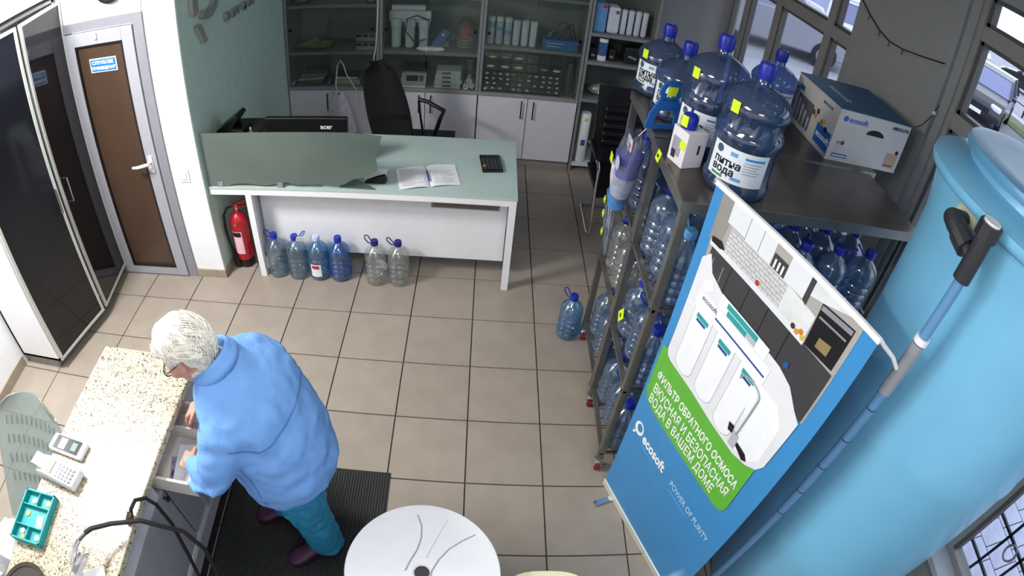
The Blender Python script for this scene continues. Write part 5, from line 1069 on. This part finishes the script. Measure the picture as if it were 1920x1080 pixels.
def ell(mb, c, rf, rs_, ru, n=20):
    m = n // 2; vs = []
    for k in range(m + 1):
        for i in range(n):
            t = 2 * PI * i / n; q = max(1e-3, math.sin(PI * k / m)); vs.append(c + F * (rf * q * math.cos(t)) + Sd * (rs_ * q * math.sin(t)) + U * (-ru * math.cos(PI * k / m)))
    fs = [(k * n + i, k * n + (i + 1) % n, (k + 1) * n + (i + 1) % n, (k + 1) * n + i) for k in range(m) for i in range(n)]
    return mb.add(vs, fs + [tuple(reversed(range(n))), tuple(range(m * n, (m + 1) * n))])
b = MB()
ell(b, H, .092, .076, .108); ell(b, hd_(.03, 0, -.055), .062, .056, .065); ell(b, hd_(.055, 0, -.095), .03, .035, .022)      # skull, face, chin
ell(b, hd_(.098, 0, -.028), .018, .012, .024); ell(b, hd_(.092, 0, -.068), .010, .022, .007); ell(b, hd_(.083, 0, .012), .014, .05, .010)  # nose, lips, brow
for s in (1, -1): ell(b, hd_(-.008, s * .080, -.018), .016, .008, .028); ell(b, hd_(.070, s * .040, -.035), .025, .020, .024)
limb(b, [(-1.30, -3.352, 1.365), (-1.285, -3.35, 1.33), (-1.25, -3.35, 1.25)], [.056, .060, .08])
limb(b, [(-1.24, -3.35, 1.24), (-1.16, -3.36, 1.05), (-1.11, -3.37, .86)], [.13, .15, .15])
for sh, el, wr in (((-1.235, -3.50, 1.23), (-1.30, -3.615, 1.02), (-1.455, -3.518, .932)), ((-1.215, -3.20, 1.23), (-1.36, -3.09, 1.02), (-1.515, -3.24, .935))):
    limb(b, [sh, el, wr], [.055, .045, .027])
for hp_, kn, an in (((-1.10, -3.44, .82), (-1.10, -3.41, .42), (-1.085, -3.39, .09)), ((-1.12, -3.28, .82), (-1.215, -3.235, .45), (-1.33, -3.22, .09))):
    limb(b, [hp_, kn, an], [.09, .06, .04])
def hand(wr, dirv, side, curl):
    "palm and five fingers from the wrist along dirv; side points to the thumb"
    w_ = Vector(wr); d = Vector(dirv).normalized(); sd = Vector(side); sd = (sd - d * sd.dot(d)).normalized(); nn = d.cross(sd).normalized()
    if nn.z > 0: nn = -nn        # palm side faces down
    limb(b, [w_, w_ + d * .035], [.026, .030]); 
    for k, o_ in enumerate((-.026, -.009, .009, .026)): limb(b, [w_ + d * .03 + sd * o_ * .8, w_ + d * .078 + sd * o_], [.017, .012])
    for k, (o_, L) in enumerate(((-.028, .055), (-.0095, .070), (.0095, .075), (.028, .066))):
        p0 = w_ + d * .078 + sd * o_; c = curl
        d1 = (d * math.cos(c) + nn * math.sin(c)); d2 = (d * math.cos(2.1 * c) + nn * math.sin(2.1 * c)); d3 = (d * math.cos(2.9 * c) + nn * math.sin(2.9 * c))
        p1 = p0 + d1 * L * .45; p2 = p1 + d2 * L * .32; p3 = p2 + d3 * L * .25
        limb(b, [p0, p1, p2, p3], [.0095, .0088, .008, .0068], 10)
    q0 = w_ + d * .025 + sd * .028; q1 = q0 + (d * .55 + sd * .75 + nn * .25).normalized() * .035; q2 = q1 + (d * .9 + sd * .15 + nn * .4).normalized() * .03
    limb(b, [q0, q1, q2], [.013, .0105, .008], 10)
hand((-1.455, -3.518, .932), (-.86, .42, -.42), (.30, .70, .3), .55)
hand((-1.515, -3.24, .935), (-.85, -.30, -.55), (.2, -.75, .3), .60)
bd = finish(b.build('body', skin, pe), .0052, 4)
# jacket
j = MB(); n = 28; rings = [(.765, -1.130, -3.368, .190, .205), (.80, -1.125, -3.368, .202, .217), (.88, -1.120, -3.366, .208, .230), (.98, -1.130, -3.362, .206, .234), (1.08, -1.155, -3.358, .202, .236), (1.17, -1.185, -3.352, .188, .234), (1.24, -1.205, -3.350, .172, .232), (1.28, -1.225, -3.350, .148, .215), (1.315, -1.245, -3.350, .120, .170), (1.345, -1.262, -3.350, .092, .105), (1.365, -1.272, -3.35, .08, .085)]
def tor(t, r, z): return r
vs = []
for (z, cx_, cy_, rx, ry) in rings:
    for i in range(n):
        t = 2 * PI * i / n; bulge = 1 + .02 * math.sin(3 * t + 9 * z) + .012 * math.sin(7 * t + 23 * z)
        # lean: front edge rides lower with the stoop
        x = cx_ + rx * math.cos(t) * bulge; y = cy_ + ry * math.sin(t) * bulge
        vs.append((x, y, z + .10 * (x - cx_) * (1 if z > 1.0 else .45)))
fs = [(k * n + i, k * n + (i + 1) % n, (k + 1) * n + (i + 1) % n, (k + 1) * n + i) for k in range(len(rings) - 1) for i in range(n)]
j.add(vs, fs + [tuple(reversed(range(n))), tuple(range((len(rings) - 1) * n, len(rings) * n))])
limb(j, [(-1.225, -3.475, 1.235), (-1.235, -3.540, 1.195), (-1.27, -3.590, 1.10), (-1.30, -3.605, 1.03)], [.080, .086, .080, .070]); limb(j, [(-1.30, -3.605, 1.03), (-1.35, -3.58, .995), (-1.40, -3.552, .965), (-1.425, -3.537, .952)], [.070, .064, .056, .046])
limb(j, [(-1.215, -3.225, 1.235), (-1.23, -3.175, 1.20), (-1.30, -3.12, 1.10), (-1.36, -3.09, 1.02)], [.078, .084, .078, .070]); limb(j, [(-1.36, -3.09, 1.02), (-1.43, -3.15, .975), (-1.50, -3.225, .942)], [.070, .060, .044])
for k, (c_, r_) in enumerate((((-1.272, -3.548, 1.10), .090), ((-1.31, -3.60, 1.015), .058))): j.ball(c_, r_ * .9, 12)
# folds round the elbow
for k in range(4):
    a = Vector((-1.285 - .035 * k, -3.60 + .0 * k, 1.045 - .022 * k)); j.tube([a + Vector((.05, -.055, .02)), a + Vector((0, -.082 + .012 * k, -.01)), a + Vector((-.055, -.05 + .015 * k, -.045))], [.010, .014, .010], 8)
fl_ = mat('fleece_blue', '#6f9cd8', .85, noise=.05, scale=9, bump=.25, bscale=160, spec=.2)
jk = finish(j.build('jacket', fl_, pe), .0085, 7, fold=(.021, .08))
cl_ = MB()
cc = Vector((-1.278, -3.352, 1.350)); cn = Vector((-.45, 0, .9)).normalized(); cu = Vector((.9, 0, .45)).normalized(); cv = Vector((0, 1, 0))
for dz, rr_, r0 in ((0, .080, .024), (.020, .078, .016), (.034, .080, .011)):
    cl_.tube([cc + cn * dz + cu * (rr_ * math.cos(t)) + cv * (rr_ * 1.02 * math.sin(t)) for t in [2 * PI * k / 24 for k in range(24)]], r0, 10, closed=True)
finish(cl_.build('collar', fl_, pe), .007, 3)
def seam(pts):
    o = MB().tube(pts, .0028, 6).build('seam', mat('seam_blue', '#4f7fc0', .85), jk, smooth=True)
    return o
def on_torso(t, z):
    for k in range(len(rings) - 1):
        if rings[k][0] <= z <= rings[k + 1][0]:
            f_ = (z - rings[k][0]) / (rings[k + 1][0] - rings[k][0]); r_ = [rings[k][q] * (1 - f_) + rings[k + 1][q] * f_ for q in range(5)]; break
    x = r_[1] + r_[3] * math.cos(t) * 1.0; y = r_[2] + r_[4] * math.sin(t) * 1.0
    return Vector((x, y, z + .10 * (x - r_[1]) * (1 if z > 1.0 else .45)))
def seam_wrap(pts):
    o = MB().tube(pts, .0036, 6).build('seam', mat('seam_blue', '#4f7fc0', .85), jk, smooth=True)
    s_ = o.modifiers.new('wrap', 'SHRINKWRAP'); s_.target = jk; s_.wrap_method = 'NEAREST_SURFACEPOINT'; s_.wrap_mode = 'ABOVE_SURFACE'; s_.offset = .0015
seam_wrap([on_torso(-1.15 + 2.3 * k / 20, 1.19 - .03 * abs(k / 10 - 1)) for k in range(21)])
seam_wrap([on_torso(-1.15, 1.16), on_torso(-1.25, 1.17), Vector((-1.20, -3.58, 1.20)), Vector((-1.28, -3.56, 1.24)), Vector((-1.31, -3.50, 1.22))])
seam_wrap([on_torso(-1.75, .78 + .04 * k) for k in range(9)])
# trousers
tr = MB()
limb(tr, [(-1.115, -3.365, .83), (-1.11, -3.365, .78)], [.15, .15])
limb(tr, [(-1.10, -3.435, .80), (-1.10, -3.425, .60), (-1.10, -3.41, .42), (-1.09, -3.40, .25), (-1.082, -3.39, .10)], [.118, .108, .094, .088, .084]); limb(tr, [(-1.12, -3.29, .78), (-1.165, -3.26, .60), (-1.215, -3.235, .44), (-1.275, -3.225, .26), (-1.322, -3.22, .11)], [.118, .106, .092, .084, .078])
for k in range(3): tr.tube([(-1.165 - .0 * k, -3.44, .16 + .035 * k), (-1.10, -3.475 - .004 * k, .15 + .03 * k), (-1.03, -3.44, .17 + .03 * k)], .012, 8)
finish(tr.build('trousers', mat('trousers_teal', '#1f7ea6', .75, noise=.08, bump=.15, bscale=90), pe), .008, 6, fold=(.026, .055))
# shoes
shoe_m = mat('shoe_plum', '#43213f', .4, noise=.1)
def shoe(heel, toe):
    h, t = Vector(heel + (0,)), Vector(toe + (0,)); d = (t - h); L = d.length; d.normalize(); s = Vector((-d.y, d.x, 0)); mb = MB(); up = Vector((0, 0, 1))
    prof = [(0, .030, .055), (.10, .036, .075), (.30, .037, .078), (.50, .040, .070), (.72, .047, .056), (.88, .043, .045), (.97, .028, .034), (1.0, .012, .022)]
    vs = []; n = 16
    for f_, w_, hh in prof:
        for i in range(n):
            a = 2 * PI * i / n; vs.append(h + d * (f_ * L) + s * (w_ * math.cos(a)) + up * (.018 + hh * .5 + hh * .5 * math.sin(a)))
    fs = [(k * n + i, k * n + (i + 1) % n, (k + 1) * n + (i + 1) % n, (k + 1) * n + i) for k in range(len(prof) - 1) for i in range(n)] + [tuple(reversed(range(n))), tuple(range((len(prof) - 1) * n, len(prof) * n))]
    mb.add(vs, fs); o = mb.build('shoe', shoe_m, pe, smooth=60)
    sl = [h + d * (f_ * L) + s * (w_ * 1.05 * sg) for sg in (1, -1) for f_, w_, hh in (prof if sg > 0 else prof[::-1])]
    MB().slab([p + up * .010 for p in sl], (0, 0, .02)).build('sole', mat('sole_dark', '#24141f', .5), o)
    return o
sn = shoe((-1.045, -3.345), (-1.275, -3.515)); MB().obox((-1.035, -3.335, .075), (.012, .02, .03), (0, 0, .6)).build('pull_tab', white_p, sn)
shoe((-1.285, -3.205), (-1.495, -3.285))
# hair: cap over crown and back with combed strands
hair_m = mat('hair_white', '#d9d5cc', .55, noise=.22, scale=45, bump=.25, bscale=110)
hb_ = MB(); nu, nv = 56, 30; g = {}
for v in range(nv + 1):
    for u_ in range(nu):
        t = 2 * PI * u_ / nu; p = PI * v / nv; f, s, u = math.sin(p) * math.cos(t), math.sin(p) * math.sin(t), math.cos(p)
        g[v, u_] = (f, s, u)
idx = {}
def keep(f, s, u):
    if u > .42: return True
    if f > .18: return False
    if abs(s) > .72 and u < -.02 and f > -.35: return False
    return u > -.78
vs = []; fs = []
for v in range(nv):
    for u_ in range(nu):
        q = [(v, u_), (v + 1, u_), (v + 1, (u_ + 1) % nu), (v, (u_ + 1) % nu)]
        m_ = [sum(g[a][k] for a in q) / 4 for k in range(3)]
        if keep(*m_):
            f_ = []
            for a in q:
                if a not in idx:
                    f, s, u = g[a]; ang = math.atan2(s, f); k_ = 1 + .030 * math.sin(15 * ang + 3.2 * math.sin(4 * u)) * max(.15, 1 - abs(u) ** 3) + .022 * math.sin(7 * s + 5 * f) + .012 * math.sin(31 * ang + 9 * u)
                    idx[a] = len(vs); vs.append(hd_(-.012 + f * .112 * k_, s * .098 * k_, .008 + u * .118 * k_))
                f_.append(idx[a])
            fs.append(tuple(f_))
hb_.add(vs, fs); ho = hb_.build('hair', hair_m, pe, smooth=180)
so = ho.modifiers.new('solid', 'SOLIDIFY'); so.thickness = .018; so.offset = -1
st = MB()
for k in range(420):
    u0 = random.uniform(-.35, .75); a0 = random.uniform(-PI, PI); L = random.uniform(.5, .95)
    pts = []
    for q in range(6):
        tt = q / 5; uu = u0 - L * tt * (.9 if abs(a0) > 1.0 else .55); aa = a0 + .25 * math.sin(3 * tt + k)
        uu = max(-.80, min(.97, uu)); rr = math.sqrt(max(.02, 1 - uu * uu)); f, s = rr * math.cos(aa), rr * math.sin(aa)
        if not keep(f, s, uu + .04): break
        pts.append(hd_(-.012 + f * .1165, s * .1025, .008 + uu * .1225))
    if len(pts) > 2: st.tube(pts, [random.uniform(.0016, .0028) * (1 - .75 * i / (len(pts) - 1)) for i in range(len(pts))], 5)
o = st.build('strands', hair_m, ho, smooth=True); o['kind'] = 'stuff'
# glasses
gl = MB()
for s in (1, -1): gl.tube([hd_(.100, s * .034 + .024 * math.cos(t), -.014 + .019 * math.sin(t)) for t in [2 * PI * k / 14 for k in range(14)]], .0022, 6, closed=True)
gl.tube([hd_(.100, -.010, -.010), hd_(.104, 0, -.006), hd_(.100, .010, -.010)], .002, 6)
for s in (1, -1): gl.tube([hd_(.098, s * .058, -.010), hd_(.06, s * .078, -.006), hd_(-.01, s * .085, -.002)], .002, 6)
gm = gl.build('glasses', black, pe)
for s in (1, -1): MB().add([hd_(.1, s * .034 + .022 * math.cos(t), -.014 + .017 * math.sin(t)) for t in [2 * PI * k / 14 for k in range(14)]], [tuple(range(14))]).build('lens', clear_mat('lens_glass', '#cfd3d8', .08, .03, body=.05), gm)
for s in (1, -1): MB().ball(tuple(hd_(.078, s * .032, -.016)), .012, 12).build('eye', white_p, pe)
# ================================================================= outside the windows
GZ = -.15
struct(tag(box('ground_outside', mat('asphalt', '#9a99a2', .8, noise=.12, scale=2.0), (1.97, 60, -30, 60, GZ - .1, GZ)), None))
pv = struct(box('paving_outside', mat('paving_joint', '#5f5b66', .8), (1.97, 4.2, -9, 3.0, GZ, GZ + .02)))
pvm = MB().box(-.145, .145, -.095, .095, 0, .03).mesh('paver'); pvm.materials.append(mat('paver_grey', '#b4b0bd', .75, noise=.12, scale=9))
for i in range(7):
    for k in range(17):
        o = bpy.data.objects.new('paver', pvm); COL.objects.link(o); o.parent = pv; o.location = (2.15 + .30 * i, -6.2 + .20 * k * 1.0 + (.10 if i % 2 else 0), GZ + .018)
struct(tag(MB().box(15.5, 17.5, 4, 40, GZ, GZ + .03).build('ground_lawn', mat('grass_green', '#6f7a50', .9, noise=.3, scale=3, bump=.4)), None))
struct(tag(MB().box(17.6, 18.4, 4, 40, GZ, GZ + .05).build('path_outside', mat('kerb_pale', '#b5b2ba', .8)), None))
# security grille on the lower window
gr = thing('window_grille', 'dark security grille outside the lower window at the picture corner', 'grille', (1.99, -4.3, .73))
gm_ = mat('grille_dark', '#2a2233', .5)
for k in range(8): y_ = -3.86 - .145 * k; MB().bar((1.99, y_, .55), (1.99, y_, 2.1), .014).build('upright', gm_, gr)
for z_ in (.78, 1.02, 1.26, 1.50, 1.74, 1.98): MB().bar((1.99, -3.85, z_), (1.99, -4.9, z_), .014).build('crossbar', gm_, gr)
MB().tube([(1.985, -4.08 + .035 * math.cos(t), .98 + .05 * math.sin(t)) for t in [2 * PI * k / 14 for k in range(14)]], .007, 6, closed=True).build('ring', mat('grille_pale', '#b9b4c4', .4), gr, smooth=True)
for y_ in (-3.85, -4.9): MB().bar((1.95, y_, .6), (1.99, y_, .6), .014).build('bracket', gm_, gr)
# garland cable on the pillar
gc = thing('cable_garland', 'thin dark cable with small hooks draped over the grey pillar', 'cable', (1.77, -1.8, 2.3))
cpts = [(1.772, -1.30, 2.50), (1.768, -1.45, 2.42), (1.766, -1.60, 2.36), (1.766, -1.72, 2.335), (1.766, -1.86, 2.34), (1.768, -2.02, 2.365), (1.772, -2.22, 2.405)]
MB().tube(cpts, .004, 6).build('cable', black, gc, smooth=True)
for k in (1, 2, 3, 4): MB().tube([cpts[k], (cpts[k][0], cpts[k][1], cpts[k][2] - .035)], .003, 5).build('hook', black, gc)
gc = thing('wall_cable', 'thin dark cable running from the carton up the grey pillar', 'cable', (1.77, -2.1, 2.0))
MB().tube([(1.69, -2.262, 2.032), (1.73, -2.266, 2.06), (1.775, -2.262, 2.12), (1.80, -2.261, 2.19)], .003, 5).build('cable', black, gc, smooth=True); MB().obox((1.785, -2.262, 2.14), (.02, .008, .02)).build('clip', white_p, gc)
# cars
cgl = mat('car_glass_sky_tint', '#6f739a', .08, noise=.05, spec=.9); tyre = mat('tyre', '#17171a', .7); rim_m = mat('wheel_rim', '#8f9097', .3, .7)  # pale sky reflection is put into the car glass base colour
def car(label, loc, heading, color, group=None, h=1.0, name='car'):
    t = thing(name, label, 'car', (loc[0], loc[1], GZ), heading, group=group)
    cm = mat('car_paint_' + color.lstrip('#'), color, .22, noise=.03, coat=.5)
    L, W = 2.2, .86
    side = [(-L, .32), (-L, .72), (-L + .12, .98), (-1.55, 1.04 * h), (1.02, 1.02 * h), (1.85, .86), (2.14, .70), (2.2, .42), (2.1, .26), (-2.1, .26)]
    MB().slab([(x, -W, z) for x, z in side], (0, 2 * W, 0)).build('body', cm, t, world=False, bevel=.10)
    cabn = [(-2.02, 1.00), (-1.72, 1.46 * h), (-1.2, 1.55 * h), (-.1, 1.56 * h), (.35, 1.48 * h), (1.18, 1.0)]
    vs = []
    for sgn in (-1, 1):
        for x, z in cabn: vs.append((x, sgn * (W - (.16 if z > 1.2 else .02)), z))
    n = len(cabn); gh = MB().add(vs, [tuple(reversed(range(n))), tuple(range(n, 2 * n))] + [(i, (i + 1) % n, (i + 1) % n + n, i + n) for i in range(n)]).build('glasshouse', cgl, t, world=False, bevel=.03)
    rf = [(-1.78, 1.44 * h), (-1.2, 1.56 * h), (-.1, 1.575 * h), (.38, 1.48 * h)]
    MB().slab([(x, -W + .15, z) for x, z in rf] + [(x, -W + .15, z - .04) for x, z in rf[::-1]], (0, 2 * W - .30, 0)).build('roof', cm, t, world=False)
    for sgn in (-1, 1):
        for xa, za, xb, zb in ((.38, 1.48 * h, 1.18, 1.0), (-.55, 1.56 * h, -.45, 1.0), (-1.75, 1.45 * h, -2.0, 1.0)): MB().bar((xa, sgn * (W - .15), za), (xb, sgn * (W - .015), zb), .07, .05).build('pillar', cm, gh, world=False)
        MB().obox((.95, sgn * (W + .09), 1.08), (.14, .16, .12)).build('mirror', cm, t, world=False, bevel=.03)
        MB().obox((2.12, sgn * .62, .70), (.14, .34, .14), (0, .3, -sgn * .3)).build('headlight', mat('headlight', '#e8e8f2', .1), t, world=False, bevel=.03)
        for x in (-1.35, 1.38):
            w_ = MB().cyl((x, sgn * (W - .16), .32), (x, sgn * (W + .02), .32), .32, n=24).build('wheel', tyre, t, world=False); MB().cyl((x, sgn * (W + .02), .32), (x, sgn * (W + .03), .32), .20, n=20).build('rim', rim_m, w_, world=False)
    MB().obox((2.19, 0, .52), (.04, .9, .16)).build('grille', black, t, world=False); MB().obox((2.215, 0, .38), (.02, .5, .11)).build('number_plate', white_p, t, world=False)
    return t
R_ = math.radians
car('silver minivan parked close outside the middle window pane', (5.95, 8.35), R_(-17), '#8d8d96', h=1.08, name='minivan')
cg2 = 'cars parked across the street'
car('dark car with a pale windscreen seen through the right-hand upper window', (13.9, 8.0), R_(215), '#22232b', cg2)
car('pale lilac car at the right picture edge beyond the dark car', (16.4, 6.4), R_(215), '#b3aed6', cg2)
car('white car behind the right pane of the far window', (13.6, 12.3), R_(200), '#d5d8e6', cg2)
car('black and white parked car in the upper pane of the far window', (13.6, 15.2), R_(200), '#3a3d4a', cg2)
car('pale car high in the upper middle pane of the far window', (13.0, 18.8), R_(190), '#c4c6d4', cg2)
car('black estate car in the far row beyond the grass strip', (27.5, 16.6), R_(125), '#17181d', cg2); car('silver car in the far row beyond the grass strip', (24.6, 21.0), R_(125), '#b9bcc8', cg2); car('white car in the far row near the right picture edge', (30.0, 12.5), R_(125), '#dfe1ea', cg2)
car('white van low in the right pane of the far window', (9.2, 10.9), R_(80), '#d9d6e2', cg2, h=1.1)
fb_ = thing('street_fence', 'low dark metal fence between the grass strip and the parked cars', 'fence', (19.0, 14, GZ))
for k in range(12): MB().bar((19, 6 + 1.4 * k, GZ), (19, 6 + 1.4 * k, GZ + .9), .06).build('post', black, fb_)
for z_ in (.45, .85): MB().bar((19, 6, GZ + z_), (19, 21.4, GZ + z_), .04).build('rail', black, fb_)
